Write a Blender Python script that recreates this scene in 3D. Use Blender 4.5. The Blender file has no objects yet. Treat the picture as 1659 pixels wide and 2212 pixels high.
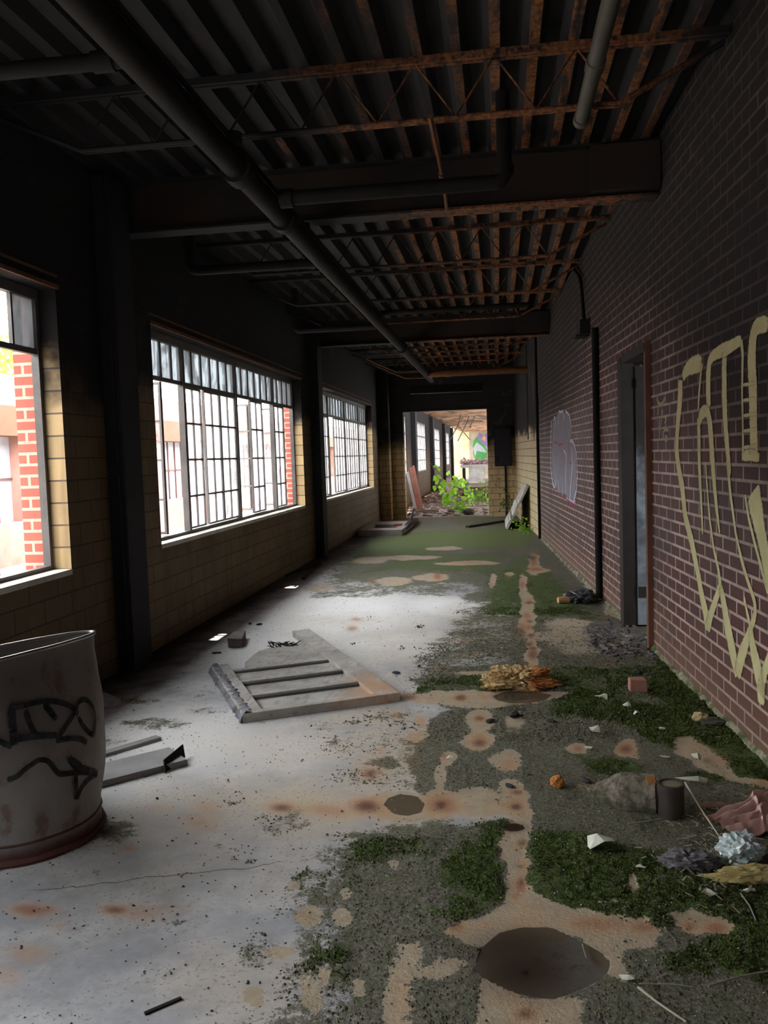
import bpy, math, random
import numpy as np
from mathutils import Vector, Matrix, noise as mn

# ------------------------------------------------------------------ camera, world, sun, exposure
CAM_H = 1.40
F_PX, YAW, PITCH, ROLL = 1798.3, -0.13858, -0.06652, -0.03366
cy_, sy_ = math.cos(YAW), math.sin(YAW)
FWD = Vector((sy_*math.cos(PITCH), cy_*math.cos(PITCH), math.sin(PITCH)))
R0 = Vector((cy_, -sy_, 0)); U0 = R0.cross(FWD)
RT = math.cos(ROLL)*R0 + math.sin(ROLL)*U0
UP = -math.sin(ROLL)*R0 + math.cos(ROLL)*U0
EYE = Vector((0, 0, CAM_H))
sc = bpy.context.scene
COL = sc.collection
cam_d = bpy.data.cameras.new('camera'); cam = bpy.data.objects.new('camera', cam_d); COL.objects.link(cam)
cam.matrix_world = Matrix(((RT.x, UP.x, -FWD.x, 0), (RT.y, UP.y, -FWD.y, 0), (RT.z, UP.z, -FWD.z, CAM_H), (0, 0, 0, 1)))
cam_d.sensor_fit = 'VERTICAL'; cam_d.sensor_height = 24.0; cam_d.lens = F_PX/2212*24.0
cam_d.clip_start = 0.05; cam_d.clip_end = 300
sc.camera = cam
sc.view_settings.view_transform = 'Standard'; sc.view_settings.look = 'None'
sc.view_settings.gamma = 1.0; sc.view_settings.use_curve_mapping = False
sc.view_settings.exposure = 2.15
try:
    sc.cycles.max_bounces = 9; sc.cycles.diffuse_bounces = 5; sc.cycles.transparent_max_bounces = 16
    sc.cycles.sample_clamp_indirect = 6.0
except Exception: pass

world = bpy.data.worlds.new('overcast_sky'); sc.world = world; world.use_nodes = True
wn = world.node_tree; bg = wn.nodes['Background']
bg.inputs[0].default_value = (0.95, 0.97, 1.0, 1); bg.inputs[1].default_value = 4.2

sun_d = bpy.data.lights.new('sun', 'SUN'); sun = bpy.data.objects.new('sun', sun_d); COL.objects.link(sun)
sun_d.energy = 9.0; sun_d.angle = math.radians(0.6); sun_d.color = (1.0, 0.93, 0.80)
SUN_TO = Vector((-0.27, 0.10, 1.0)).normalized()          # direction towards the sun
sun.rotation_euler = SUN_TO.to_track_quat('Z', 'Y').to_euler(); sun.location = (-8, 6, 12)

# ------------------------------------------------------------------ measuring: a point of the place from the survey of the photo
def ray(px, py): return (FWD*F_PX + RT*(px-829.5) - UP*(py-1106))
def FL(px, py, z=0.0):
    d = ray(px, py); t = (z-CAM_H)/d.z; return EYE + d*t
def PY(px, py, y):
    d = ray(px, py); return EYE + d*(y/d.y)
def PX(px, py, x):
    d = ray(px, py); return EYE + d*(x/d.x)
TH = 0.0512; WB = 1.33
WN = Vector((math.cos(TH), math.sin(TH), 0)); WD = Vector((-math.sin(TH), math.cos(TH), 0))
def RW(px, py, b=WB):
    d = ray(px, py); return EYE + d*(b/d.dot(WN))
def wall_x(y, b=WB): return (b - y*math.sin(TH))/math.cos(TH)
def onwall(s, z, off=0.0):
    """point on the right wall: s metres along it, z up, off metres into the corridor"""
    p = WN*(WB-off) + WD*s; return Vector((p.x, p.y, z))
def wall_s(p): return Vector((p.x, p.y, 0)).dot(WD)

# ------------------------------------------------------------------ mesh helper
class MB:
    def __init__(s): s.v = []; s.f = []; s.uv = {}
    def add(s, vs, fs):
        o = len(s.v); s.v += [tuple(v) for v in vs]; s.f += [tuple(i+o for i in f) for f in fs]; return s
    def box(s, a, b):
        x0, y0, z0 = a; x1, y1, z1 = b
        if x0 > x1: x0, x1 = x1, x0
        if y0 > y1: y0, y1 = y1, y0
        if z0 > z1: z0, z1 = z1, z0
        return s.add([(x0,y0,z0),(x1,y0,z0),(x1,y1,z0),(x0,y1,z0),(x0,y0,z1),(x1,y0,z1),(x1,y1,z1),(x0,y1,z1)],
                     [(3,2,1,0),(4,5,6,7),(0,1,5,4),(1,2,6,5),(2,3,7,6),(3,0,4,7)])
    def obox(s, o, ex, ey, ez):
        """box from corner o with edge vectors ex, ey, ez"""
        o, ex, ey, ez = map(Vector, (o, ex, ey, ez))
        if ex.cross(ey).dot(ez) < 0: ex, ey = ey, ex
        return s.add([o, o+ex, o+ex+ey, o+ey, o+ez, o+ex+ez, o+ex+ey+ez, o+ey+ez],
                     [(3,2,1,0),(4,5,6,7),(0,1,5,4),(1,2,6,5),(2,3,7,6),(3,0,4,7)])
    def bar(s, a, b, w, h, up=(0,0,1)):
        a, b, up = Vector(a), Vector(b), Vector(up)
        d = (b-a); n = d.normalized(); sd = n.cross(up)
        if sd.length < 1e-4: sd = n.cross(Vector((1,0,0)))
        sd.normalize(); u2 = sd.cross(n)
        return s.obox(a - sd*w/2 - u2*h/2, d, sd*w, u2*h)
    def tube(s, pts, r, n=12, cap=True):
        pts = [Vector(p) for p in pts]; rs = r if isinstance(r, (list, tuple)) else [r]*len(pts)
        o = len(s.v); prev = None
        for i, p in enumerate(pts):
            t = (pts[min(i+1, len(pts)-1)] - pts[max(i-1, 0)]).normalized()
            if prev is None:
                a = t.cross(Vector((0,0,1)));
                if a.length < .1: a = t.cross(Vector((1,0,0)))
            else: a = prev - t*prev.dot(t)
            a.normalize(); prev = a; b = t.cross(a)
            for k in range(n):
                q = 2*math.pi*k/n; s.v.append(tuple(p + a*rs[i]*math.cos(q) + b*rs[i]*math.sin(q)))
        for i in range(len(pts)-1):
            for k in range(n):
                k2 = (k+1) % n
                s.f.append((o+i*n+k, o+i*n+k2, o+(i+1)*n+k2, o+(i+1)*n+k))
        if cap:
            s.f.append(tuple(o+k for k in range(n))[::-1]); s.f.append(tuple(o+(len(pts)-1)*n+k for k in range(n)))
        return s
    def lathe(s, prof, c=(0,0,0), n=32):
        o = len(s.v)
        for (r, z) in prof:
            for k in range(n):
                q = 2*math.pi*k/n; s.v.append((c[0]+r*math.cos(q), c[1]+r*math.sin(q), c[2]+z))
        for i in range(len(prof)-1):
            for k in range(n):
                k2 = (k+1) % n; s.f.append((o+i*n+k, o+i*n+k2, o+(i+1)*n+k2, o+(i+1)*n+k))
        s.f.append(tuple(o+k for k in range(n))[::-1]); s.f.append(tuple(o+(len(prof)-1)*n+k for k in range(n)))
        return s
    def build(s, name, mat, parent=None, smooth=False, bevel=0, loc=None):
        me = bpy.data.meshes.new(name)
        vs = s.v
        if loc is not None: vs = [(v[0]-loc[0], v[1]-loc[1], v[2]-loc[2]) for v in vs]
        me.from_pydata(vs, [], s.f); me.update()
        if mat: me.materials.append(mat)
        if smooth:
            for p in me.polygons: p.use_smooth = True
            try: me.set_sharp_from_angle(angle=math.radians(45))
            except Exception: pass
        o = bpy.data.objects.new(name, me); COL.objects.link(o)
        if loc is not None: o.location = loc
        if parent is not None:
            o.parent = parent
            if loc is None: o.matrix_parent_inverse = Matrix.Translation(-parent.location) if parent.parent is None else Matrix()
        if bevel:
            m = o.modifiers.new('bevel', 'BEVEL'); m.width = bevel; m.segments = 2; m.limit_method = 'ANGLE'
        return o
def arc_pts(pts, r, n=5):
    """round the corners of a polyline"""
    pts = [Vector(p) for p in pts]; out = [pts[0]]
    for i in range(1, len(pts)-1):
        a, b, c = pts[i-1], pts[i], pts[i+1]
        d1 = (a-b); d2 = (c-b); rr = min(r, d1.length*.45, d2.length*.45)
        p0 = b + d1.normalized()*rr; p1 = b + d2.normalized()*rr
        for k in range(n+1):
            t = k/n; out.append(p0*(1-t)**2 + b*2*t*(1-t) + p1*t*t)
    out.append(pts[-1]); return out
def tag(o, label, cat, group=None, kind=None):
    o['label'] = label; o['category'] = cat
    if group: o['group'] = group
    if kind: o['kind'] = kind
    return o
def thing(name, label, cat, loc=(0,0,0), group=None, kind=None):
    o = bpy.data.objects.new(name, None); COL.objects.link(o); o.location = loc; o.empty_display_size = .1
    return tag(o, label, cat, group, kind)

# ------------------------------------------------------------------ node helper
class NT:
    def __init__(s, name):
        s.m = bpy.data.materials.new(name); s.m.use_nodes = True; s.t = s.m.node_tree; s.n = s.t.nodes
        s.b = s.n['Principled BSDF']; s.out = s.n['Material Output']
        s.b.inputs['Specular IOR Level'].default_value = 0.3
    def new(s, t, **k):
        n = s.n.new(t)
        for a, b in k.items(): setattr(n, a, b)
        return n
    def link(s, a, b): s.t.links.new(a, b)
    def setin(s, sock, v):
        if isinstance(v, bpy.types.NodeSocket): s.link(v, sock)
        elif isinstance(v, (tuple, list)) and len(v) == 3 and sock.type == 'RGBA': sock.default_value = (*v, 1)
        else: sock.default_value = v
    def pos(s):
        if not hasattr(s, '_pos'):
            g = s.new('ShaderNodeNewGeometry'); s._geo = g; s._pos = g.outputs['Position']
            x = s.new('ShaderNodeSeparateXYZ'); s.link(s._pos, x.inputs[0]); s.X, s.Y, s.Z = x.outputs
        return s._pos
    def obj(s):
        return s.new('ShaderNodeTexCoord').outputs['Object']
    def math(s, op, a, b=None, c=None, clamp=False):
        n = s.new('ShaderNodeMath', operation=op); n.use_clamp = clamp
        s.setin(n.inputs[0], a)
        if b is not None: s.setin(n.inputs[1], b)
        if c is not None: s.setin(n.inputs[2], c)
        return n.outputs[0]
    def noise(s, vec, scale, detail=4, rough=.6, sc3=None, dist=0):
        if sc3: vec = s.scale(vec, sc3)
        n = s.new('ShaderNodeTexNoise'); s.link(vec, n.inputs['Vector']); n.inputs['Scale'].default_value = scale
        n.inputs['Detail'].default_value = detail; n.inputs['Roughness'].default_value = rough; n.inputs['Distortion'].default_value = dist
        return n.outputs[0]
    def scale(s, vec, sc3, off=(0,0,0)):
        n = s.new('ShaderNodeMapping'); s.link(vec, n.inputs[0]); n.inputs['Scale'].default_value = sc3; n.inputs['Location'].default_value = off
        return n.outputs[0]
    def voro(s, vec, scale):
        n = s.new('ShaderNodeTexVoronoi'); s.link(vec, n.inputs['Vector']); n.inputs['Scale'].default_value = scale; return n.outputs['Distance']
    def ss(s, v, a, b):
        """smoothstep from a to b"""
        n = s.new('ShaderNodeMapRange', interpolation_type='SMOOTHSTEP'); s.setin(n.inputs[0], v)
        n.inputs[1].default_value = min(a, b); n.inputs[2].default_value = max(a, b)
        n.inputs[3].default_value = 0 if a < b else 1; n.inputs[4].default_value = 1 if a < b else 0
        return n.outputs[0]
    def mix(s, f, a, b, blend='MIX'):
        n = s.new('ShaderNodeMix', data_type='RGBA', blend_type=blend)
        s.setin(n.inputs[0], f); s.setin(n.inputs[6], a); s.setin(n.inputs[7], b); return n.outputs[2]
    def bump(s, h, strength=.3, dist=.01):
        n = s.new('ShaderNodeBump'); n.inputs['Strength'].default_value = strength; n.inputs['Distance'].default_value = dist
        s.link(h, n.inputs['Height']); s.link(n.outputs[0], s.b.inputs['Normal'])
    def col(s, c): s.setin(s.b.inputs['Base Color'], c)
    def rough(s, v): s.setin(s.b.inputs['Roughness'], v)

SOOT = (.014, .014, .017)
def flat(name, c, rough=.7, metal=0, var=.25, scale=6, c2=None, bump=0.0, specular=None):
    k = NT(name); p = k.obj(); n = k.noise(p, scale, 5)
    c2 = c2 or tuple(x*.45 for x in c)
    k.col(k.mix(k.math('MULTIPLY', k.ss(n, .35, .7), var*2, clamp=True), c, c2)); k.rough(rough)
    k.b.inputs['Metallic'].default_value = metal
    if specular is not None: k.b.inputs['Specular IOR Level'].default_value = specular
    if bump: k.bump(k.noise(p, scale*6, 4), bump, .004)
    return k.m
def masonry(name, bw, bh, mortar, c1, c2, cm, soot_z, soot_w=.35, mort_rough=.9, streak=.4, rough=.72, zoff=0.0, dirt_low=0.0, cdark=None, ang=0.0, sooty=None, bumpd=.006, film=0.0, sootc=SOOT):
    k = NT(name); p = k.pos(); g = k._geo
    nx = k.new('ShaderNodeSeparateXYZ'); k.link(g.outputs['True Normal'], nx.inputs[0])
    ax = k.math('ABSOLUTE', nx.outputs[0]); ay = k.math('ABSOLUTE', nx.outputs[1])
    ay2 = k.math('GREATER_THAN', ay, .6)
    u = k.math('ADD', k.math('MULTIPLY', k.X, ay2), k.math('MULTIPLY', k.Y, k.math('SUBTRACT', 1.0, ay2)))
    cv = k.new('ShaderNodeCombineXYZ'); k.link(u, cv.inputs[0]); k.link(k.math('SUBTRACT', k.Z, zoff), cv.inputs[1])
    br = k.new('ShaderNodeTexBrick'); k.link(cv.outputs[0], br.inputs['Vector'])
    br.inputs['Scale'].default_value = 1; br.inputs['Mortar Size'].default_value = mortar; br.inputs['Mortar Smooth'].default_value = .15
    br.inputs['Brick Width'].default_value = bw; br.inputs['Row Height'].default_value = bh; br.inputs['Bias'].default_value = -.1
    br.inputs['Color1'].default_value = (*c1, 1); br.inputs['Color2'].default_value = (*c2, 1); br.inputs['Mortar'].default_value = (*cm, 1)
    col = br.outputs['Color']
    if cdark:   # some bricks burnt darker
        br2 = k.new('ShaderNodeTexBrick'); k.link(cv.outputs[0], br2.inputs['Vector'])
        for a in ('Scale', 'Mortar Size', 'Mortar Smooth', 'Brick Width', 'Row Height'): br2.inputs[a].default_value = br.inputs[a].default_value
        br2.inputs['Bias'].default_value = -.55; br2.inputs['Color1'].default_value = (0,0,0,1); br2.inputs['Color2'].default_value = (1,1,1,1); br2.inputs['Mortar'].default_value = (0,0,0,1)
        br2.offset_frequency = 2; br2.squash_frequency = 3
        col = k.mix(k.math('MULTIPLY', br2.outputs['Color'], .8), col, cdark)
    if cdark: col = k.mix(k.math('MULTIPLY', k.ss(k.noise(p, 2.2, 4), .42, .66), .55), col, tuple(x*.55+.02 for x in c2))
    n1 = k.noise(p, 1.3, 5); n2 = k.noise(p, 9, 4); st = k.noise(p, 1.0, 3, sc3=(9, 9, .8))
    col = k.mix(k.math('MULTIPLY', k.ss(st, .45, .75), streak), col, tuple(x*.3 for x in c1))
    col = k.mix(k.math('MULTIPLY', k.ss(n2, .5, .8), .35), col, tuple(x*.5 for x in c1))
    if dirt_low: col = k.mix(k.math('MULTIPLY', k.ss(k.math('ADD', k.Z, k.math('MULTIPLY', n1, .5)), .75, .1), dirt_low), col, (.22, .13, .085))
    if film: col = k.mix(k.math('MULTIPLY', k.math('MULTIPLY', k.math('SUBTRACT', 1.0, ay2), film), k.math('ADD', .8, k.math('MULTIPLY', n1, .4))), col, (.040,.024,.014))  # shade of the backlit wall face put into the colour; jambs left bright
    # soot: burnt black above a ragged line
    h = k.math('ADD', k.Z, k.math('MULTIPLY', k.math('SUBTRACT', n1, .5), .9))
    if sooty: h = sooty(k, h)
    sf = k.ss(h, soot_z-soot_w, soot_z+soot_w)
    keep = k.math('MULTIPLY', k.ss(k.noise(p, 2.6, 3), .60, .72), .35)       # scraped places
    sf = k.math('MULTIPLY', sf, k.math('SUBTRACT', .985, k.math('ADD', k.math('MULTIPLY', keep, .35), k.math('MULTIPLY', br.outputs['Fac'], .10))))
    col = k.mix(sf, col, sootc)
    k.col(col)
    k.rough(k.math('ADD', rough, k.math('MULTIPLY', sf, .3)))
    bh_ = k.math('SUBTRACT', k.math('MULTIPLY', n2, .3), k.math('MULTIPLY', br.outputs['Fac'], 1.0))
    k.bump(bh_, .7, bumpd)
    return k.m

M = {}
M['tile'] = masonry('glazed_block', .305, .1355, .0055, (.56,.40,.20), (.44,.31,.16), (.12,.095,.07), 1.92, .13, streak=.5, zoff=-.036, film=.78)  # face_shade darkens the room-side face like backlit shade
M['tile_back'] = masonry('glazed_block_back', .305, .1355, .006, (.55,.40,.21), (.46,.33,.18), (.11,.085,.06), 1.58, .20, streak=.55, zoff=-.036)
M['tile_side'] = masonry('glazed_block_side', .305, .1355, .006, (.62,.50,.28), (.55,.43,.23), (.12,.095,.06), 1.72, .10, streak=.35, zoff=-.036)
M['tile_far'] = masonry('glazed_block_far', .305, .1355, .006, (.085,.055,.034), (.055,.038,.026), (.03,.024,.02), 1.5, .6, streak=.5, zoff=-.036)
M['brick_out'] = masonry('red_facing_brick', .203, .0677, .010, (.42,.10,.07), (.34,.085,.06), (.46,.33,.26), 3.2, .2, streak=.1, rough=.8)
def rsoot(k, h):
    # the burn line hangs lower towards the near and the far end of the wall and lifts between them
    f = k.math('MULTIPLY', k.math('SINE', k.math('MULTIPLY', k.math('SUBTRACT', k.Y, 5.2), .62)), .34)
    f2 = k.math('MULTIPLY', k.ss(k.Y, 5.7, 4.0), .55)
    return k.math('ADD', k.math('SUBTRACT', h, f), f2)
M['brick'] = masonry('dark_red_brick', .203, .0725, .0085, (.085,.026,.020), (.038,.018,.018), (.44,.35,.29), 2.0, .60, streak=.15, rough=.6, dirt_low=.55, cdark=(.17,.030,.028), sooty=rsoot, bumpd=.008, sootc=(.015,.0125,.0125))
M['soot'] = flat('soot_black_paint', (.022,.022,.026), .8, c2=(.010,.010,.013), bump=.3)
M['soot_steel'] = flat('sooty_steel', (.022,.020,.020), .7, c2=(.010,.010,.011), bump=.2, specular=.15)
M['pipe_dark'] = flat('blackened_iron_pipe', (.014,.012,.0115), .75, c2=(.007,.0068,.007), bump=.25, scale=5, specular=.12)
M['pipe_bare'] = flat('bare_grey_iron_pipe', (.085,.078,.060), .6, c2=(.035,.03,.026), bump=.25, scale=7)
M['window_steel'] = flat('old_window_steel', (.12,.11,.105), .6, c2=(.05,.045,.04))
M['concrete_sill'] = flat('pale_window_sill', (.62,.58,.50), .8, var=.2, bump=.2)
M['rust_steel'] = flat('rusted_steel', (.16,.060,.025), .85, c2=(.045,.025,.018), bump=.4, scale=12)
M['dark_wood'] = flat('charred_door_frame', (.022,.017,.014), .7, bump=.3)
M['red_trim'] = flat('rust_brown_painted_steel', (.17,.075,.045), .7, c2=(.05,.03,.025), scale=5)
M['plaster'] = flat('peeling_plaster', (.26,.27,.27), .85, c2=(.09,.095,.10), scale=4, var=.5, bump=.4)

def rusty(name):
    """steel that kept soot on the window side and rusted orange towards the brick wall"""
    k = NT(name); p = k.pos()
    n = k.noise(p, 1.1, 4); nf = k.noise(p, 14, 5, sc3=(1, .6, 1)); nr = k.noise(p, 40, 3)
    m = k.math('ADD', k.math('MULTIPLY', k.math('SUBTRACT', k.X, -.95), .42), k.math('MULTIPLY', k.math('SUBTRACT', n, .5), 1.6))
    m = k.math('ADD', m, k.math('MULTIPLY', k.ss(k.Y, 8.5, 13), .35))
    f = k.math('MULTIPLY', k.ss(m, -.05, .45), k.ss(nf, .36, .52))
    f = k.math('MULTIPLY', f, k.ss(k.X, 1.05, .75))
    rc = k.mix(k.ss(nr, .35, .65), (.26,.10,.032), (.10,.036,.020))
    k.col(k.mix(f, (.014,.013,.014), rc)); k.rough(.85); k.bump(nf, .3, .004); return k.m
M['rusty'] = rusty('rusting_joist_steel')
def deck_mat():
    k = NT('sooty_steel_deck'); p = k.pos()
    n = k.noise(p, 1.1, 4, sc3=(1, .5, 1)); nf = k.noise(p, 9, 5, sc3=(1.5, .35, 1)); nr = k.noise(p, 30, 3)
    low = k.ss(k.Z, 3.349, 3.336)
    m = k.math('ADD', k.math('MULTIPLY', k.math('SUBTRACT', k.X, -.9), .55), k.math('MULTIPLY', k.math('SUBTRACT', n, .5), 1.8))
    m = k.math('ADD', m, k.math('MULTIPLY', k.ss(k.Y, 7, 13), .5))
    f = k.math('MULTIPLY', k.math('MULTIPLY', k.ss(m, -.05, .4), k.ss(nf, .38, .52)), low)
    f = k.math('MULTIPLY', f, k.ss(k.X, 1.05, .85))
    rc = k.mix(k.ss(nr, .35, .65), (.27,.105,.032), (.10,.036,.018))
    base = k.mix(k.ss(k.noise(p, 4, 5), .35, .7), (.021,.018,.0175), (.010,.0095,.010))
    base = k.mix(k.math('MULTIPLY', k.ss(k.X, -1.2, .2), .5), base, (.020,.018,.020))
    base = k.mix(k.ss(k.Z, 3.35, 3.39), (.016,.015,.017), base)
    k.col(k.mix(f, base, rc)); k.rough(.85); k.bump(nf, .25, .004); return k.m
M['deck'] = deck_mat()
M['beamweb'] = flat('burnt_beam_web', (.016,.014,.014), .85, c2=(.045,.022,.013), scale=1.6, var=.35, bump=.2)

# ------------------------------------------------------------------ the floor: stains laid out as they lie on the slab
def smooth(t): t = np.clip(t, 0, 1); return t*t*(3-2*t)
ys = np.concatenate([np.arange(-6, 1.2, .3), np.arange(1.2, 6.2, .014), np.arange(6.2, 10, .024), np.arange(10, 20, .05), np.arange(20, 60.01, .5)])
xs = np.arange(-2.62, 1.42, .014)
GX, GY = np.meshgrid(xs, ys); gx = GX.ravel(); gy = GY.ravel(); NV = gx.size
LAY = {k: np.zeros(NV) for k in ('cover', 'moss', 'tan', 'warm', 'rust', 'deep', 'wet', 'pale')}
WX = np.array([.040*mn.noise((a*5, b*5, 9))+.016*mn.noise((a*19, b*19, 3)) for a, b in zip(gx, gy)])
WY = np.array([.055*mn.noise((a*5, b*4, 29))+.020*mn.noise((a*19, b*17, 13)) for a, b in zip(gx, gy)])*(1+.12*np.clip(gy-4, 0, 8))
def put(layer, val, mode='max'):
    a = LAY[layer]
    if mode == 'max': np.maximum(a, val, out=a)
    elif mode == 'add': a += val
    else: a *= (1-val)
def blob(layer, px, py, rx, ry, amp=1.0, soft=.5, mode='max'):
    c = FL(px, py); a = FL(px+rx, py); t = FL(px, py-ry); b = FL(px, py+ry)
    sx = max((a-c).length, .006); syy = max((t-b).length/2, .006)
    dv = (t-b); dv = dv/dv.length; wk = min(1.0, sx/.05) if layer in ('tan', 'cover', 'moss', 'pale', 'warm') else .25*min(1.0, sx/.05)
    dx = gx+WX*wk-c.x; dy = gy+WY*wk-(t.y+b.y)/2
    # skew along the line of sight
    sk = dv.x/max(abs(dv.y), .2)
    u = (dx - sk*dy)/sx; w = dy/syy
    d = np.sqrt(u*u+w*w)
    put(layer, amp*smooth((1+soft-d)/(2*soft)), mode)
def poly(layer, pts, amp=1.0, soft=.06, mode='max'):
    P = np.array([[FL(x, y).x, FL(x, y).y] for x, y in pts]); lo = P.min(0)-soft*2; hi = P.max(0)+soft*2
    idx = np.nonzero((gx > lo[0]) & (gx < hi[0]) & (gy > lo[1]) & (gy < hi[1]))[0]
    if not len(idx): return
    wk = 0.0 if layer == 'wet' else 1.0
    x = gx[idx]+WX[idx]*wk; y = gy[idx]+WY[idx]*wk; ins = np.zeros(len(idx), bool); dist = np.full(len(idx), 1e9)
    n = len(P)
    for i in range(n):
        x1, y1 = P[i]; x2, y2 = P[(i+1) % n]
        if y1 != y2:
            cnd = ((y1 > y) != (y2 > y)) & (x < (x2-x1)*(y-y1)/(y2-y1)+x1); ins ^= cnd
        ex, ey = x2-x1, y2-y1; L = ex*ex+ey*ey+1e-12; t = np.clip(((x-x1)*ex+(y-y1)*ey)/L, 0, 1)
        dist = np.minimum(dist, np.hypot(x-x1-t*ex, y-y1-t*ey))
    sd = np.where(ins, dist, -dist); v = np.zeros(NV); v[idx] = amp*smooth((sd+soft)/(2*soft)); put(layer, v, mode)

# broad grime (soil and algae film)
poly('cover', [(470,2420),(600,2080),(590,1990),(640,1900),(700,1800),(840,1770),(1060,1760),(1760,1700),(1760,2420)], .62, .16)
poly('cover', [(700,1960),(760,1800),(1080,1770),(1760,1720),(1760,2420),(760,2420)], .85, .10)
poly('cover', [(880,1640),(940,1540),(1000,1520),(1760,1500),(1760,1760),(1150,1760),(1000,1720),(900,1720)], .85, .05)
poly('cover', [(640,1560),(900,1520),(1000,1560),(880,1760),(700,1690)], .42, .15)
poly('cover', [(880,1470),(960,1440),(1420,1400),(1500,1480),(1760,1640),(1760,1740),(1000,1560)], .85, .08)
poly('cover', [(860,1450),(1000,1300),(1180,1200),(1300,1300),(1420,1420),(1200,1500),(900,1520)], .60, .25)
poly('cover', [(1080,1440),(1120,1200),(1180,1170),(1300,1300),(1420,1420),(1300,1500)], .85, .12)
poly('cover', [(700,1250),(760,1190),(830,1120),(1175,1110),(1230,1270),(1080,1330),(1000,1260),(850,1270)], .85, .35)
poly('cover', [(640,1300),(720,1190),(860,1150),(1100,1180),(1050,1300),(900,1290)], .58, .4)
for b in [(250,1610,90,22,.5),(330,1560,120,18,.5),(300,1515,60,12,.5),(445,1535,60,10,.5),(300,1660,70,20,.45),(260,1790,60,30,.5),(440,1500,30,12,.45),
          (640,1235,60,10,.5),(770,1165,50,12,.7),(500,1830,60,20,.4),(200,1890,30,14,.5),(370,1985,40,20,.45),(600,1780,70,30,.5),(560,2050,70,60,.5),(350,1345,30,8,.4)]:
    blob('cover', *b, soft=.7)
for (x, y) in [(1040,1290),(1030,1400),(960,1500),(820,1650),(920,1600),(1130,1400),(1200,1440),(1300,1380),(1380,1360)]: blob('cover', x, y, 50, 14, .8, .8)
# moss
poly('moss', [(1135,1900),(1150,1800),(1230,1790),(1330,1820),(1480,1850),(1600,1900),(1760,1960),(1760,2140),(1540,2060),(1580,2010),(1440,2010),(1300,1960),(1200,1930)], 1, .06)
poly('moss', [(920,1990),(980,1930),(1000,1840),(1040,1780),(1090,1770),(1085,1900),(1100,1935),(990,1990)], .9, .07)
poly('moss', [(1390,2080),(1480,2050),(1760,2020),(1760,2130),(1480,2120)], .75, .07)
poly('moss', [(1180,1500),(1260,1480),(1360,1510),(1480,1540),(1560,1590),(1760,1660),(1760,1740),(1500,1640),(1330,1560),(1200,1555)], .95, .07)
poly('moss', [(1230,1630),(1400,1650),(1400,1690),(1260,1680)], .75, .05)
poly('moss', [(1420,1410),(1470,1430),(1540,1510),(1760,1640),(1760,1690),(1500,1570),(1400,1500)], 1, .05)
poly('moss', [(1450,1680),(1560,1690),(1760,1740),(1760,1700),(1600,1650)], .8, .05)
poly('moss', [(900,1480),(1000,1455),(1230,1440),(1420,1440),(1400,1520),(1200,1490),(1000,1500),(880,1500)], .66, .08)
poly('moss', [(1030,1330),(1060,1240),(1130,1190),(1200,1240),(1290,1330),(1180,1340)], .80, .2)
poly('moss', [(750,1200),(800,1165),(900,1150),(1160,1138),(1150,1180),(960,1190),(860,1215)], .95, .3)
poly('moss', [(760,1240),(860,1200),(1100,1190),(1120,1260),(1000,1240),(860,1235)], .68, .4)
poly('moss', [(940,1110),(1140,1110),(1170,1150),(1100,1145),(960,1135)], .55, .6)
blob('moss', 1330, 1930, 200, 80, 1.0, .5); blob('moss', 1000, 1870, 60, 70, .75, .6)
for (x, y, rx, ry) in [(660,1900,50,30),(800,1830,90,30),(700,2060,60,50),(900,1830,70,30),(1020,2120,30,30),(880,2130,30,40)]: blob('moss', x, y, rx, ry, .56, .8)
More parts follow.
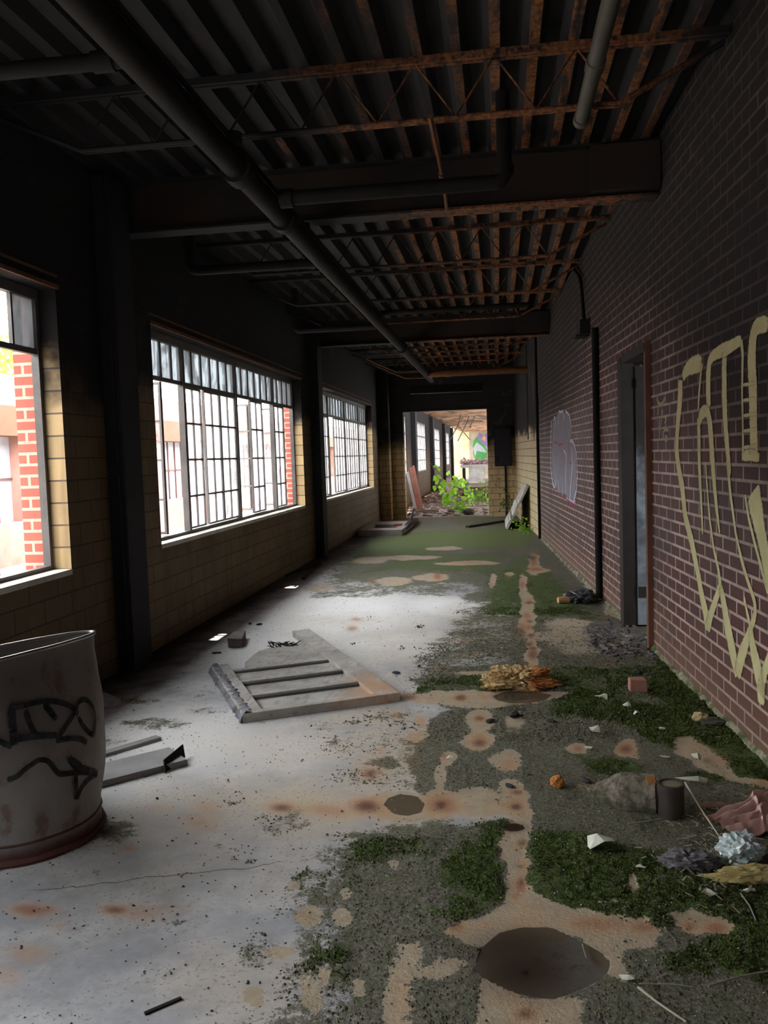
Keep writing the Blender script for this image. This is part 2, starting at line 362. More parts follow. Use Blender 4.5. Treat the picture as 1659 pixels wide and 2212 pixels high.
# washed patches where the roof drips
poly('tan', [(965,2010),(1000,1975),(1070,1955),(1095,1900),(1085,1800),(1095,1760),(1150,1765),(1140,1900),(1170,1930),(1240,1960),(1300,1975),(1400,1985),(1425,2020),(1400,2045),(1350,2060),(1360,2110),(1300,2100),(1250,2030),(1020,2035)], 1, .025)
poly('tan', [(1445,1985),(1500,1978),(1570,1985),(1575,2020),(1510,2035),(1450,2010)], 1, .02)
poly('tan', [(1030,2420),(1020,2120),(1050,2080),(1150,2150),(1260,2140),(1250,2420)], .95, .03)
poly('tan', [(840,2420),(850,2130),(860,2050),(920,2040),(910,2100),(895,2420)], .85, .03)
poly('tan', [(900,2110),(940,2070),(1010,2060),(1000,2080),(950,2130)], .8, .02)
for (x, y, rx, ry, a) in [(668,1980,28,22,.9),(735,1985,22,22,.9),(700,2110,14,24,.8),(665,2150,25,45,.8),(780,2130,20,25,.8),(745,1930,12,14,.8),(850,1870,14,12,.8),(550,2160,25,22,.8),(600,2060,35,18,.7),
        (640,1910,16,10,.7),(1030,1738,60,32,1),(1120,1740,40,40,1),(950,1738,45,34,1),(870,1745,80,34,1),(1105,1700,30,20,.9),(1095,1640,26,30,.9),(1030,1597,36,26,1),(1035,1555,30,22,1),
        (968,1640,18,14,.9),(955,1672,14,22,.9),(1250,1618,24,12,1),(1355,1618,28,20,.9),(1110,1560,20,26,.8),(950,1700,10,10,.7),(900,1590,24,14,.7),(912,1560,14,16,.8),
        (1150,1410,14,40,1),(1140,1330,16,50,1),(1130,1270,9,30,1),(1155,1220,14,24,1),(1065,1255,7,16,1),(1150,1455,20,10,.9),(1100,1240,10,6,.9),(1160,1232,26,6,1),(1010,1217,70,5,1),
        (960,1185,40,4,1),(870,1205,80,5,.9),(930,1247,40,8,1),(850,1255,40,9,.9),(1330,1322,26,8,.9),(1230,1345,60,10,.7),(1200,1375,80,14,.6),(1310,1380,70,10,.5),(1370,1910,12,24,.8),(1290,1700,40,10,.5),
        (800,1210,40,8,.8),(690,1270,40,10,.6),(1060,1455,90,8,.7),(1290,1950,50,8,.5),(1480,1340,20,10,.4),(1010,1740,120,20,.9)]:
    blob('tan', x, y, rx, ry, a, .35)
poly('tan', [(860,1500),(1000,1492),(1180,1492),(1235,1500),(1150,1522),(1030,1530),(900,1518)], 1, .03)
poly('tan', [(1450,1600),(1500,1590),(1560,1630),(1600,1680),(1760,1700),(1760,1730),(1580,1690),(1520,1660),(1460,1630)], .85, .03)
poly('tan', [(1165,1335),(1300,1345),(1400,1370),(1390,1420),(1200,1415),(1168,1380)], .58, .12)
poly('cover', [(1135,1690),(1760,1660),(1760,1830),(1135,1800)], .85, .05)
# warm tint of the slab towards the middle
for b in [(700,1740,260,70,.9),(640,1620,200,50,.5),(800,1640,150,110,.8),(450,1750,160,60,.6),(880,1400,140,60,.5),(1050,1380,110,70,.7),(560,2130,200,90,.5),(1200,1380,150,50,.8),(800,1480,100,50,.5),(600,1900,200,60,.35),(640,1360,60,60,.2),(760,1340,160,14,.4)]:
    blob('warm', *b, soft=.8)
# window light on the slab, painted as paler concrete
for b in [(740,1330,180,60,1),(960,1310,110,22,1),(860,1390,140,30,.9),(600,1420,160,60,.7),(380,1600,200,60,.7),(560,1620,150,40,.5),(260,1700,140,60,.4)]: blob('pale', *b, soft=.8)
# rust drips
for (x, y, rx, ry, a) in [(60,1966,40,12,1),(100,1966,26,9,.8),(250,1966,32,11,1),(310,1968,50,16,.55),(375,1960,40,12,.35),(60,2060,40,18,.5),(15,2110,24,18,.5),(120,2000,30,14,.25),(430,1775,40,18,.55),(445,1745,30,14,.5),(280,1832,18,7,.7),
        (350,1745,26,10,.3),(608,1745,34,14,.9),(660,1750,40,14,.5),(710,1750,60,16,.7),(790,1742,40,20,1),(830,1750,60,16,.6),(952,1738,40,22,1.0),(1115,1742,24,16,.8),(1118,1712,22,9,.7),(1080,1740,26,10,.45),
        (800,1672,22,14,.9),(805,1660,32,26,.5),(890,1645,16,16,.6),(895,1600,18,18,.5),(825,1622,12,7,.6),(857,1545,16,10,.7),(910,1558,12,14,.5),(1035,1600,20,16,.9),(1035,1552,14,9,.9),(962,1637,12,8,.8),(1100,1652,16,16,.6),
        (1128,1360,12,20,.9),(1142,1300,9,9,.8),(1138,1330,10,10,.9),(1142,1355,10,8,.9),(1148,1375,9,8,.9),(1150,1410,11,18,1.0),(1148,1388,8,7,.8),(1128,1262,8,9,.9),(1153,1215,9,12,.9),(1158,1230,22,5,1),(1155,1195,9,9,.8),
        (1176,1443,16,5,1),(1150,1457,16,5,1),(1003,1385,20,5,.8),(1030,1415,25,5,.5),(945,1245,10,8,1),(1098,1246,6,5,1),(1009,1232,8,5,.8),(770,1338,12,4,.8),(760,1358,12,6,.9),(805,1255,9,7,.7),(947,1443,16,6,.6),
        (985,1507,14,6,.7),(995,1507,18,9,.9),(1045,1505,14,7,.6),(930,1508,20,6,.35),(880,1505,20,8,.8),(1010,1215,40,3,.7),
        (985,2002,22,12,1),(1050,1998,22,9,.5),(1125,1912,14,20,1),(1115,1935,12,14,.8),(1130,1870,10,14,.7),(1125,1825,14,12,.6),(1120,1990,40,14,.4),(1160,1985,20,16,.4),(1140,1965,30,12,.35),(1290,1998,70,16,.8),(1390,2003,26,12,.9),
        (1490,2003,20,12,.9),(1545,2006,26,14,1.0),(1135,2190,30,20,.8),(1120,2160,50,20,.3),(870,2150,20,50,.35),(1250,1618,14,8,.9),(1352,1618,22,14,1.0),(1330,1322,14,5,.8),(1310,1430,22,8,.9),(660,1980,14,10,.3),
        (1530,1960,0,0,0),(1560,1640,30,12,.5),(1640,1700,20,20,.6),(1640,1560,20,10,.4),(1400,1640,12,8,.3),(1260,1700,16,8,.6),(1520,1610,30,14,.4)]:
    if a: blob('rust', x, y, rx, ry, a, .85)
for (x, y, rx, ry, a) in [(608,1745,14,6,.7),(792,1742,18,10,.8),(952,1738,10,7,1),(1116,1743,10,6,1),(1118,1712,10,4,.7),(1110,1788,26,10,1),(1128,1821,10,7,.8),(995,1507,10,5,.9),(885,1505,12,7,.7),(1110,1530,16,9,1),(1105,1545,12,5,.9),(1105,1575,14,4,.9),(1108,1592,12,5,.9),
        (1142,1392,8,4,.9),(1148,1450,16,5,1),(1144,1265,7,5,.9),(1143,1302,10,2,.9),(1150,1205,8,5,.9),(1135,2190,14,9,.7),(800,1672,9,6,.7),(1036,1606,12,7,.7),(1036,1552,8,5,.6),(1122,1872,6,4,.8),(1128,1905,6,8,.7),(1144,1342,6,3,.8),(1146,1372,7,3,.8),(1150,1400,8,3,.8),(1153,1415,10,8,.6),
        (1130,2095,95,55,.8),(1135,2102,22,14,1.0),(1110,2060,110,50,.7),(1110,1505,40,8,.35),(250,1966,10,4,.5),(1352,1618,9,6,.5)]:
    blob('deep', x, y, rx, ry, a, .8)
# water
poly('wet', [(1022,2095),(1040,2050),(1080,2015),(1130,2003),(1190,2003),(1225,2018),(1265,2038),(1300,2058),(1318,2078),(1316,2098),(1296,2118),(1260,2137),(1200,2158),(1150,2155),(1100,2140),(1050,2115)], 1, .010)
poly('wet', [(1064,1504),(1090,1494),(1150,1493),(1192,1501),(1180,1512),(1140,1520),(1100,1519),(1075,1513)], 1, .012)
poly('wet', [(828,1738),(838,1724),(865,1715),(900,1720),(919,1737),(910,1755),(880,1763),(850,1758)], 1, .010)
for b in [(1110,1788,26,9,.9)]: blob('wet', *b, soft=.3)
LAY['cover'] *= (1-LAY['wet']*.6)
# small relief: moss cushions and crusts stand up, the slab dips where water lies
z = np.zeros(NV)
idx = np.nonzero((gy > 1.2) & (gy < 10))[0]
hz = np.zeros(NV)
for i in idx:
    m_ = LAY['moss'][i]*1.0 + LAY['cover'][i]*.4
    if m_ > .15:
        a = mn.noise((gx[i]*32, gy[i]*32, 0)); b = mn.noise((gx[i]*9, gy[i]*9, 5))
        hz[i] = m_*(max(0, a+.15)*.008 + max(0, b+.1)*.010)
z += hz*(1-LAY['tan'])*(1-LAY['wet'])
ny, nx_ = len(ys), len(xs)
verts = np.stack([gx, gy, z], 1)
q = np.arange(NV).reshape(ny, nx_)
faces = np.stack([q[:-1,:-1].ravel(), q[:-1,1:].ravel(), q[1:,1:].ravel(), q[1:,:-1].ravel()], 1)
me = bpy.data.meshes.new('floor'); me.vertices.add(NV); me.vertices.foreach_set('co', verts.ravel())
nf = len(faces); me.loops.add(nf*4); me.polygons.add(nf)
me.loops.foreach_set('vertex_index', faces.ravel()); me.polygons.foreach_set('loop_start', np.arange(0, nf*4, 4)); me.polygons.foreach_set('loop_total', np.full(nf, 4))
me.update(calc_edges=True)
me.polygons.foreach_set('use_smooth', np.ones(nf, bool))
for nm, ks in (('stain_a', ('cover','moss','tan','warm')), ('stain_b', ('rust','deep','wet','pale'))):
    at = me.attributes.new(nm, 'FLOAT_COLOR', 'POINT'); at.data.foreach_set('color', np.stack([LAY[k] for k in ks], 1).astype(np.float32).ravel())
def floor_mat():
    k = NT('stained_concrete'); p = k.pos()
    def attr(n):
        a = k.new('ShaderNodeAttribute', attribute_name=n); sx = k.new('ShaderNodeSeparateColor'); k.link(a.outputs['Color'], sx.inputs[0])
        return sx.outputs[0], sx.outputs[1], sx.outputs[2], a.outputs['Alpha']
    cover, moss, tan, warm = attr('stain_a'); rust, deep, wet, pale = attr('stain_b')
    n1 = k.noise(p, 3.5, 6, .65); n2 = k.noise(p, 16, 6, .7); n3 = k.noise(p, 70, 4, .7); n4 = k.noise(p, 190, 3, .7); big = k.noise(p, .9, 4)
    c0 = k.mix(k.ss(n1, .32, .68), (.30,.30,.31), (.48,.475,.465))
    c0 = k.mix(k.math('MULTIPLY', k.ss(n2, .45, .70), .55), c0, (.27,.26,.25))
    c0 = k.mix(k.math('MULTIPLY', k.ss(big, .48, .62), .35), c0, (.40,.345,.27))
    c0 = k.mix(pale, c0, (.74,.73,.70))
    c0 = k.mix(k.math('MULTIPLY', warm, k.ss(n1, .2, .6)), c0, (.45,.37,.265))
    spk = k.math('MULTIPLY', k.ss(n3, .56, .66), k.ss(n1, .42, .58))
    c0 = k.mix(k.math('MULTIPLY', spk, .8), c0, (.11,.10,.085))
    spk2 = k.math('MULTIPLY', k.ss(n4, .66, .72), .7); c0 = k.mix(spk2, c0, (.10,.09,.08))
    tanc = k.mix(k.ss(n2, .3, .7), (.43,.335,.225), (.34,.275,.19))
    # soil layer with ragged edge
    rag = k.math('ADD', k.math('MULTIPLY', k.math('SUBTRACT', n1, .5), .9), k.math('ADD', k.math('MULTIPLY', k.math('SUBTRACT', n2, .5), .9), k.math('MULTIPLY', k.math('SUBTRACT', n3, .5), .7)))
    cf = k.ss(k.math('ADD', cover, rag), .42, .62)
    cf = k.math('MULTIPLY', cf, .93)
    soil = k.mix(k.ss(n3, .38, .62), (.052,.045,.027), (.165,.148,.098))
    soil = k.mix(k.math('MULTIPLY', k.ss(n4, .60, .70), .8), soil, (.30,.28,.23))
    soil = k.mix(k.math('MULTIPLY', k.ss(n4, .40, .30), .7), soil, (.018,.016,.012))
    soil = k.mix(k.ss(n2, .4, .65), soil, k.mix(k.ss(n3, .4, .65), (.058,.064,.024), (.11,.118,.055)))
    # tan patch edge
    tf = k.ss(k.math('ADD', k.math('ADD', tan, k.math('MULTIPLY', k.math('SUBTRACT', n1, .5), .5)), k.math('MULTIPLY', k.math('ADD', k.math('SUBTRACT', n2, .5), k.math('MULTIPLY', k.math('SUBTRACT', n3, .5), 1.0)), 1.3)), .42, .56)
    tf = k.math('MAXIMUM', tf, 0.0)
    tf = k.math('MULTIPLY', tf, k.ss(tan, .04, .2))
    col = k.mix(tf, c0, tanc)
    inv = k.math('SUBTRACT', 1.0, tf)
    col = k.mix(k.math('MULTIPLY', cf, inv), col, soil)
    mf = k.ss(k.math('ADD', moss, k.math('MULTIPLY', rag, 1.15)), .46, .66)
    mossc = k.mix(k.ss(n3, .35, .62), (.018,.030,.005), (.080,.118,.016))
    mossc = k.mix(k.ss(n4, .5, .7), mossc, (.10,.145,.035))
    farg = k.ss(k.Y, 7.5, 13); mossc = k.mix(k.math('MULTIPLY', farg, .65), mossc, (.125,.165,.045))
    mfac = k.math('MULTIPLY', k.math('MULTIPLY', mf, inv), .95)
    col = k.mix(mfac, col, mossc)
    # rust drips, orange at the rim and dark at the centre
    rr = k.math('MULTIPLY', rust, k.math('ADD', .65, k.math('MULTIPLY', n2, .6)), clamp=True)
    opn = k.math('SUBTRACT', 1.0, k.math('MULTIPLY', k.math('MULTIPLY', cf, inv), .75))
    col = k.mix(k.math('MULTIPLY', k.math('MULTIPLY', rr, opn), .85), col, k.mix(k.ss(rust, .3, 1.0), (.48,.25,.10), (.30,.105,.045)))
    col = k.mix(k.math('MULTIPLY', deep, .88), col, (.055,.022,.016))
    wf = k.ss(wet, .4, .6)
    wetc = k.mix(deep, k.mix(.75, col, (.075,.060,.040)), (.022,.010,.005))
    col = k.mix(wf, col, k.mix(.3, wetc, (.04,.032,.022)))
    # a long crack across the slab
    yc = k.math('ADD', 2.60, k.math('ADD', k.math('MULTIPLY', k.math('SUBTRACT', k.noise(p, 6, 4, sc3=(1,0,0)), .5), .12), k.math('MULTIPLY', k.math('ADD', k.X, 1.2), .32)))
    dc = k.math('ABSOLUTE', k.math('SUBTRACT', k.Y, yc))
    crack = k.math('MULTIPLY', k.ss(dc, .0055, .0015), k.math('MULTIPLY', k.ss(k.X, -1.62, -1.5), k.ss(k.X, -.72, -.85)))
    col = k.mix(k.math('MULTIPLY', crack, .75), col, (.06,.055,.05))
    # dark shadow along the window wall painted into the slab, with debris dirt
    edge = k.math('ADD', k.X, k.math('MULTIPLY', k.math('SUBTRACT', n1, .5), .5))
    ef = k.math('MULTIPLY', k.ss(edge, -2.05, -2.5), .93)
    col = k.mix(ef, col, (.030,.028,.030))
    bf = k.ss(k.Y, 17.0, 19.5); col = k.mix(k.math('MULTIPLY', bf, .75), col, k.mix(n2, (.06,.040,.030), (.17,.13,.10)))
    k.col(col)
    rgh = k.math('SUBTRACT', .82, k.math('MULTIPLY', wf, .64)); k.rough(rgh)
    h = k.math('ADD', k.math('MULTIPLY', n3, k.math('ADD', .12, k.math('ADD', cf, mfac))), k.math('MULTIPLY', n4, k.math('ADD', .05, k.math('MULTIPLY', mfac, .6))))
    h = k.math('MULTIPLY', h, k.math('SUBTRACT', 1.0, wf))
    k.bump(h, .75, .008)
    return k.m
me.materials.append(floor_mat())
floor = bpy.data.objects.new('floor', me); COL.objects.link(floor)
tag(floor, 'stained concrete floor with moss, rust drips and shallow puddles', 'floor', kind='structure')

# ------------------------------------------------------------------ walls
WINS = [(-6.37, -1.50), (-.12, 4.745), (6.12, 10.975), (12.38, 17.25)]
SILL, HEAD, TOP = .775, 2.465, 3.45
def wall_strips(mb, x0, x1, ya, yb, wins, z0=-.05, top=TOP, sill=SILL, head=HEAD):
    y = ya
    for (a, b) in wins:
        if a > y: mb.box((x0, y, z0), (x1, a, top))
        mb.box((x0, a, z0), (x1, b, sill)); mb.box((x0, a, head), (x1, b, top)); y = b
    if y < yb: mb.box((x0, y, z0), (x1, yb, top))
m = MB(); wall_strips(m, -2.72, -2.60, -6.6, 18.45, WINS)
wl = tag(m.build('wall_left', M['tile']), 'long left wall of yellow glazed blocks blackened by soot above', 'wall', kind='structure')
m = MB(); wall_strips(m, -2.90, -2.765, -6.6, 18.45, WINS); m.build('brick_facing', M['brick_out'], wl)
for i, (a, b) in enumerate(WINS[1:]):
    m = MB().box((-2.60, a-.02, HEAD-.0), (-2.585, b+.02, HEAD+.025)); m.box((-2.60, a-.02, HEAD+.07), (-2.592, b+.02, HEAD+.085)); m.build('lintel', M['rust_steel'], wl)
# right brick wall with a doorway
DO0, DO1 = 5.88, 6.84                      # doorway along the wall
S = lambda y: (y + WB*0 - 0)/math.cos(TH)     # metres along the wall at a given depth
def rwall(mb, s0, s1, z0, z1, t=.22):
    mb.obox(WN*WB + WD*s0 + Vector((0,0,z0)), WD*(s1-s0), WN*t, (0,0,z1-z0))
p0 = wall_s(RW(1355,1345)); p1 = wall_s(RW(1412,1411))
D0, D1 = min(p0, p1), max(p0, p1); SEND = wall_s(Vector((wall_x(13.35), 13.35, 0)))
m = MB(); rwall(m, -6.6, D0, -.05, TOP); rwall(m, D1, SEND, -.05, TOP); rwall(m, D0, D1, 2.07, TOP)
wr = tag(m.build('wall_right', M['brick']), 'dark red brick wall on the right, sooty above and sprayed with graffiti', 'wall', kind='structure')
# rough footing along the brick wall
def ragged_strip(s0, s1, name):
    mb = MB(); n = int((s1-s0)/.022); o = 0; rnd = random.Random(5)
    pts = []
    for i in range(n+1):
        s_ = s0+(s1-s0)*i/n; h = .022+.04*abs(mn.noise((s_*2.3, 0, 1)))+.010*mn.noise((s_*17, 2, 1)); d = .004+.014*abs(mn.noise((s_*7, 3, 1)))
        a = onwall(s_, -.02, d+.018); b = onwall(s_, h*.55, d+.012); c = onwall(s_, h, .002); pts += [a, b, c]
    fs = []
    for i in range(n):
        k_ = i*3; fs += [(k_, k_+3, k_+4, k_+1), (k_+1, k_+4, k_+5, k_+2)]
    mb.add(pts, fs); return mb
kf = NT('mossy_footing'); pp = kf.pos(); kf.col(kf.mix(kf.ss(kf.noise(pp, 9, 5), .4, .62), kf.mix(kf.ss(kf.noise(pp, 40, 3), .4, .6), (.30,.28,.21), (.19,.19,.12)), (.06,.085,.02))); kf.rough(.95); kf.bump(kf.noise(pp, 50, 5), .6, .01); M['footing'] = kf.m
bb = tag(ragged_strip(.5, D0, 'x').build('baseboard_right', M['footing'], smooth=True), 'crumbling pale concrete footing in front of the graffiti', 'footing', kind='structure')
bb2 = tag(ragged_strip(D1+.03, SEND, 'x').build('baseboard_right', M['footing'], smooth=True), 'crumbling mossy concrete footing beyond the dark doorway', 'footing', kind='structure')

# pilaster and glazed side wall past the brick
sx = wall_x(13.9)-.01
m = MB()
A = Vector((.625, 13.9, 0)); B = Vector((.365, 18.45, 0)); nrm = Vector((1, .05, 0)).normalized()
m.obox(A+Vector((0,0,-.05)), B-A, nrm*.30, (0,0,TOP+.05))
ws = tag(m.build('wall_right_recess', M['tile_side']), 'short side wall of yellow glazed blocks past the brick wall', 'wall', kind='structure')
m = MB().obox(A+Vector((0,-.16,-.05)), (0.075,0,0), (0,.16,0), (0,0,2.36)); m.build('corner_block', M['tile_side'], ws)
m = MB().tube([(wall_x(13.45)-.02, 13.52, 0), (wall_x(13.45)-.02, 13.52, 3.3)], .022, 10)
MB().box((.66,13.30,-.05),(.95,13.95,TOP)).build('corner_return', M['soot'], ws)
tag(m.build('downpipe', M['pipe_dark'], smooth=True), 'thin dark downpipe at the far end of the brick wall', 'pipe')

# back wall with the big opening
OX0, OX1, OZ = -2.08, -.235, 2.37
m = MB(); m.box((-2.60, 18.45, -.05), (OX0, 18.70, TOP)); m.box((OX1, 18.45, -.05), (.66, 18.70, TOP)); m.box((OX0, 18.45, OZ), (OX1, 18.70, TOP))
wb = tag(m.build('wall_back', M['tile_back']), 'end wall of soot-topped yellow blocks around a wide doorway', 'wall', kind='structure')
M['tile_wall_low'] = M['tile_back']
m = MB().box((-2.60, 18.08, -.0), (-2.36, 18.45, 3.3)); m.build('corner_pilaster', M['tile_back'], wb)
m = MB().box((OX0, 18.43, OZ-.005), (OX1+.25, 18.47, OZ+.03)); m.build('lintel', M['soot_steel'], wb)
# wall behind the camera
m = MB().box((-2.9, -6.8, -.05), (2.0, -6.6, TOP)); tag(m.build('wall_near', M['soot']), 'sooty wall closing the corridor behind the viewer', 'wall', kind='structure')

# pilasters of the window wall
for i, y in enumerate((-.8, 5.42, 11.66)):
    m = MB().box((-2.60, y-.14, 0), (-2.49, y+.14, 3.3)); m.box((-2.49, y-.145, 0), (-2.475, y+.145, 3.3)); m.box((-2.52, y-.165, 0), (-2.505, y-.14, 3.3))
    tag(m.build('steel_column', M['soot'], bevel=.006), ['soot-black column behind the viewer', 'soot-black column between the nearest window and the wide one', 'soot-black column between the wide window and the farther one'][i], 'column', 'soot-black columns of the window wall')

# ------------------------------------------------------------------ ceiling: ribbed steel deck
m = MB(); per = .186; x = 2.0; prof = []
x0 = .031 - per*15
while x0 < 2.1:
    prof += [(x0-.060, 3.405), (x0-.022, 3.335), (x0+.022, 3.335), (x0+.060, 3.405)]; x0 += per
ysd = [-6.6, 5.7, 11.9, 18.45]
vs = [(a, y_, b) for y_ in ysd for a, b in prof]; L = len(prof)
fs = [(j*L+i, j*L+i+1, (j+1)*L+i+1, (j+1)*L+i) for j in range(len(ysd)-1) for i in range(L-1)]
m.add(vs, fs)
ce = tag(m.build('ceiling', M['deck']), 'ribbed steel roof deck, sooty on the left and rusty on the right', 'ceiling', kind='structure')
m = MB().box((-2.9, -6.8, 3.412), (2.2, 18.7, 3.56)); m.build('roof_slab', M['soot'], ce)
# unseen slab added outside to block the sun, holes shaped for sun patches
def sun_mask(ya, yb, x0, x1, holes):
    mb = MB(); cuts = sorted(holes); y = ya
    for (a, b, c, d) in cuts:
        mb.box((x0, y, 3.30), (x1, a, 3.40)); mb.box((x0, a, 3.30), (c, b, 3.40)); mb.box((d, a, 3.30), (x1, b, 3.40)); y = b
    mb.box((x0, y, 3.30), (x1, yb, 3.40)); return mb
def hole(px, py, w, l):
    p = FL(px, py); q = p + SUN_TO*(3.35/SUN_TO.z); return (q.y-l/2, q.y+l/2, q.x-w/2, q.x+w/2)
H1 = hole(466, 1380, .085, .10); H3 = hole(487, 1373.5, .17, .15); H2 = hole(632, 1268, .16, .16)
sun_mask(-6.6, 18.7, -3.85, -2.905, [H1, H3, H2]).build('sun_mask', M['soot_steel'], ce)

# ------------------------------------------------------------------ bar joists
def joist(y, label, i):
    xr = wall_x(y)-.01; xl = -2.595
    t = thing('bar_joist', label, 'joist', (-.8, y, 3.3), 'bar joists under the steel deck')
    m = MB(); m.box((xl, y-.030, 3.300), (xr, y-.006, 3.334)); m.box((xl, y+.006, 3.300), (xr, y+.030, 3.334)); m.build('top_chord', M['rusty'], t)
    zb = 3.035; bl = -2.10; brx = xr-.50
    m = MB()
    for dy in (-.016, .016): m.tube([(xl+.02, y+dy, 3.25), (bl, y+dy, zb), (brx, y+dy, zb), (xr-.02, y+dy, 3.27)], .011, 6)
    m.build('bottom_chord', M['rusty'], t)
    m = MB(); n = 7; w = (brx-bl)/n; pts = []
    for k_ in range(n): pts += [(bl+k_*w, y, zb+.008), (bl+(k_+.5)*w, y, 3.312)]
    pts.append((brx, y, zb+.008)); m.tube(pts, .0085, 6); m.build('web_bar', M['rusty'], t)
for i, (y, lb) in enumerate([(4.20, 'rusty bar joist nearest the viewer, right across the top of the photo'), (7.25, 'first bar joist beyond the nearer roof beam'), (8.80, 'middle bar joist between the two roof beams'),
        (10.32, 'bar joist just before the farther roof beam'), (13.4, 'first bar joist beyond the farther roof beam'), (14.95, 'bar joist second beyond the farther roof beam'), (16.5, 'rusty bar joist closest to the end wall')]): joist(y, lb, i)
for y, lb in ((5.62, 'dark steel roof beam crossing nearest the viewer'), (11.80, 'rust-streaked steel roof beam farther down the corridor')):
    xr = wall_x(y)-.005; t = thing('roof_beam', lb, 'beam', (-.8, y, 3.0), 'steel roof beams')
    m = MB(); m.box((-2.595, y-.006, 3.0), (xr, y+.006, 3.32)); m.build('web', M['beamweb'], t)
    m = MB(); m.box((-2.595, y-.075, 2.985), (xr, y+.075, 3.0)); m.build('bottom_flange', M['rusty'], t)
    m = MB(); m.box((-2.595, y-.075, 3.32), (xr, y+.075, 3.334)); m.build('top_flange', M['soot_steel'], t)
    m = MB(); m.box((xr-.42, y-.13, 3.02), (xr, y+.13, 3.30)); m.build('bearing_block', M['beamweb'], t)

# ------------------------------------------------------------------ pipes under the ceiling
def pipe(name, label, pts, r, mat, cat='pipe', fit=(), rb=.12, group=None):
    t = thing(name, label, cat, tuple(Vector(pts[0])), group)
    run = MB().tube(arc_pts(pts, rb), r, 16).build('pipe_run', mat, t, smooth=True)
    for p in fit:
        a, d, rr, l = p; a = Vector(a); d = Vector(d).normalized()
        MB().tube([a-d*l/2, a+d*l/2], rr, 16).build('coupling', mat, run, smooth=True)
    return t
pm = [FL(x, y, 2.86) for x, y in ((323,150), (550,415), (780,655), (930,822))]
xp = -1.26
pipe('main_pipe', 'thick sooty pipe running the length of the corridor ceiling', [(xp, -3, 2.86), (xp, 16.4, 2.86)], .060, M['pipe_dark'],
     fit=[((xp, 4.15, 2.86), (0,1,0), .080, .12), ((xp, 5.05, 2.86), (0,1,0), .080, .10), ((xp, 11.3, 2.86), (0,1,0), .080, .1)])
c0 = FL(335,110,2.93); xc = c0.x
pipe('conduit', 'thin conduit with round junction boxes right of the thick sooty pipe', [(xc, -3, 2.94), (xc, 9.5, 2.94)], .012, M['soot_steel'],
     fit=[((FL(503,300,2.94).x, FL(503,300,2.94).y, 2.94), (0,0,1), .045, .05), ((FL(655,490,2.94).x, FL(655,490,2.94).y, 2.94), (0,0,1), .045, .04)])
def X(px, py, z): return FL(px, py, z)
a = X(0,152,2.86); b = X(250,130,2.86)
pipe('branch_pipe', 'thick branch pipe joining the main pipe at the top left', [(-2.58, a.y, 2.86), (xp-.02, b.y, 2.86)], .030, M['pipe_dark'], group='branch pipes off the main pipe', fit=[((xp-.12, b.y, 2.86), (1,0,0), .038, .08)])
a = X(595,428,2.86); b = X(1090,395,2.86); yy = (a.y+b.y)/2
pipe('branch_pipe', 'branch pipe right of the main pipe in front of the nearer beam', [(xp+.08, yy, 2.86), (b.x, yy, 2.86), (b.x, yy, 3.33)], .040, M['pipe_dark'], rb=.06, group='branch pipes off the main pipe', fit=[((xp+.12, yy, 2.86), (1,0,0), .052, .07), ((b.x, yy, 2.92), (0,0,1), .05, .05)])
a = X(410,585,2.86); b = X(590,575,2.86); yy = (a.y+b.y)/2
pipe('branch_pipe', 'branch pipe left of the main pipe just past the nearer beam', [(a.x, yy, 3.33), (a.x, yy, 2.86), (xp-.05, yy, 2.86)], .036, M['pipe_dark'], rb=.06, group='branch pipes off the main pipe')
a = X(638,714,2.86); b = X(820,705,2.86); yy = (a.y+b.y)/2
pipe('branch_pipe', 'branch pipe left of the main pipe before the farther beam', [(a.x, yy, 3.33), (a.x, yy, 2.86), (xp-.05, yy, 2.86)], .036, M['pipe_dark'], rb=.06, group='branch pipes off the main pipe')
a = X(700,647,2.86); b = X(1130,636,2.86)
pipe('branch_pipe', 'long branch pipe crossing right under the middle joists', [(xp+.05, 8.95, 2.93), (.35, 8.95, 2.93)], .030, M['pipe_dark'], group='branch pipes off the main pipe')
a = X(920,809,2.86); b = X(1161,796,2.86); yy = (a.y+b.y)/2
pipe('cross_pipe', 'thick rusty pipe across the corridor near the end wall', [(xp+.02, yy, 2.86), (wall_x(13.4)-.02, yy, 2.86)], .060, M['rust_steel'], fit=[((xp+.4, yy, 2.86), (1,0,0), .07, .1)])
a = X(1303,0,3.0); b = X(1255,262,3.0)
pipe('stub_pipe', 'bare grey pipe ending in open air at the top right', [(b.x, -1, 3.0), (b.x, b.y, 3.0)], .035, M['pipe_bare'], fit=[((b.x, X(1272,140,3.0).y, 3.0), (0,1,0), .041, .09), ((b.x, b.y-.03, 3.0), (0,1,0), .040, .05)])
a = X(929,270,2.95); b = X(965,450,2.95)
pipe('conduit', 'short rusty conduit crossing under the nearer beam', [(a.x, a.y, 2.99), (a.x+.01, X(956,392,2.95).y, 2.95), (b.x, b.y, 2.95)], .011, M['rust_steel'], fit=[((a.x+.005, X(953,380,2.95).y, 2.955), (0,1,0), .018, .05)])
for n_, pts in enumerate([[PY(790,775,14.0), PY(855,803,14.6), PY(925,800,15)], [PY(812,790,15.0), PY(875,817,16), PY(945,815,16.2)]]):
    pipe('conduit', ['upper bent rusty conduit at the left of the end wall', 'lower bent rusty conduit at the left of the end wall'][n_], pts, .014, M['rust_steel'], rb=.04)
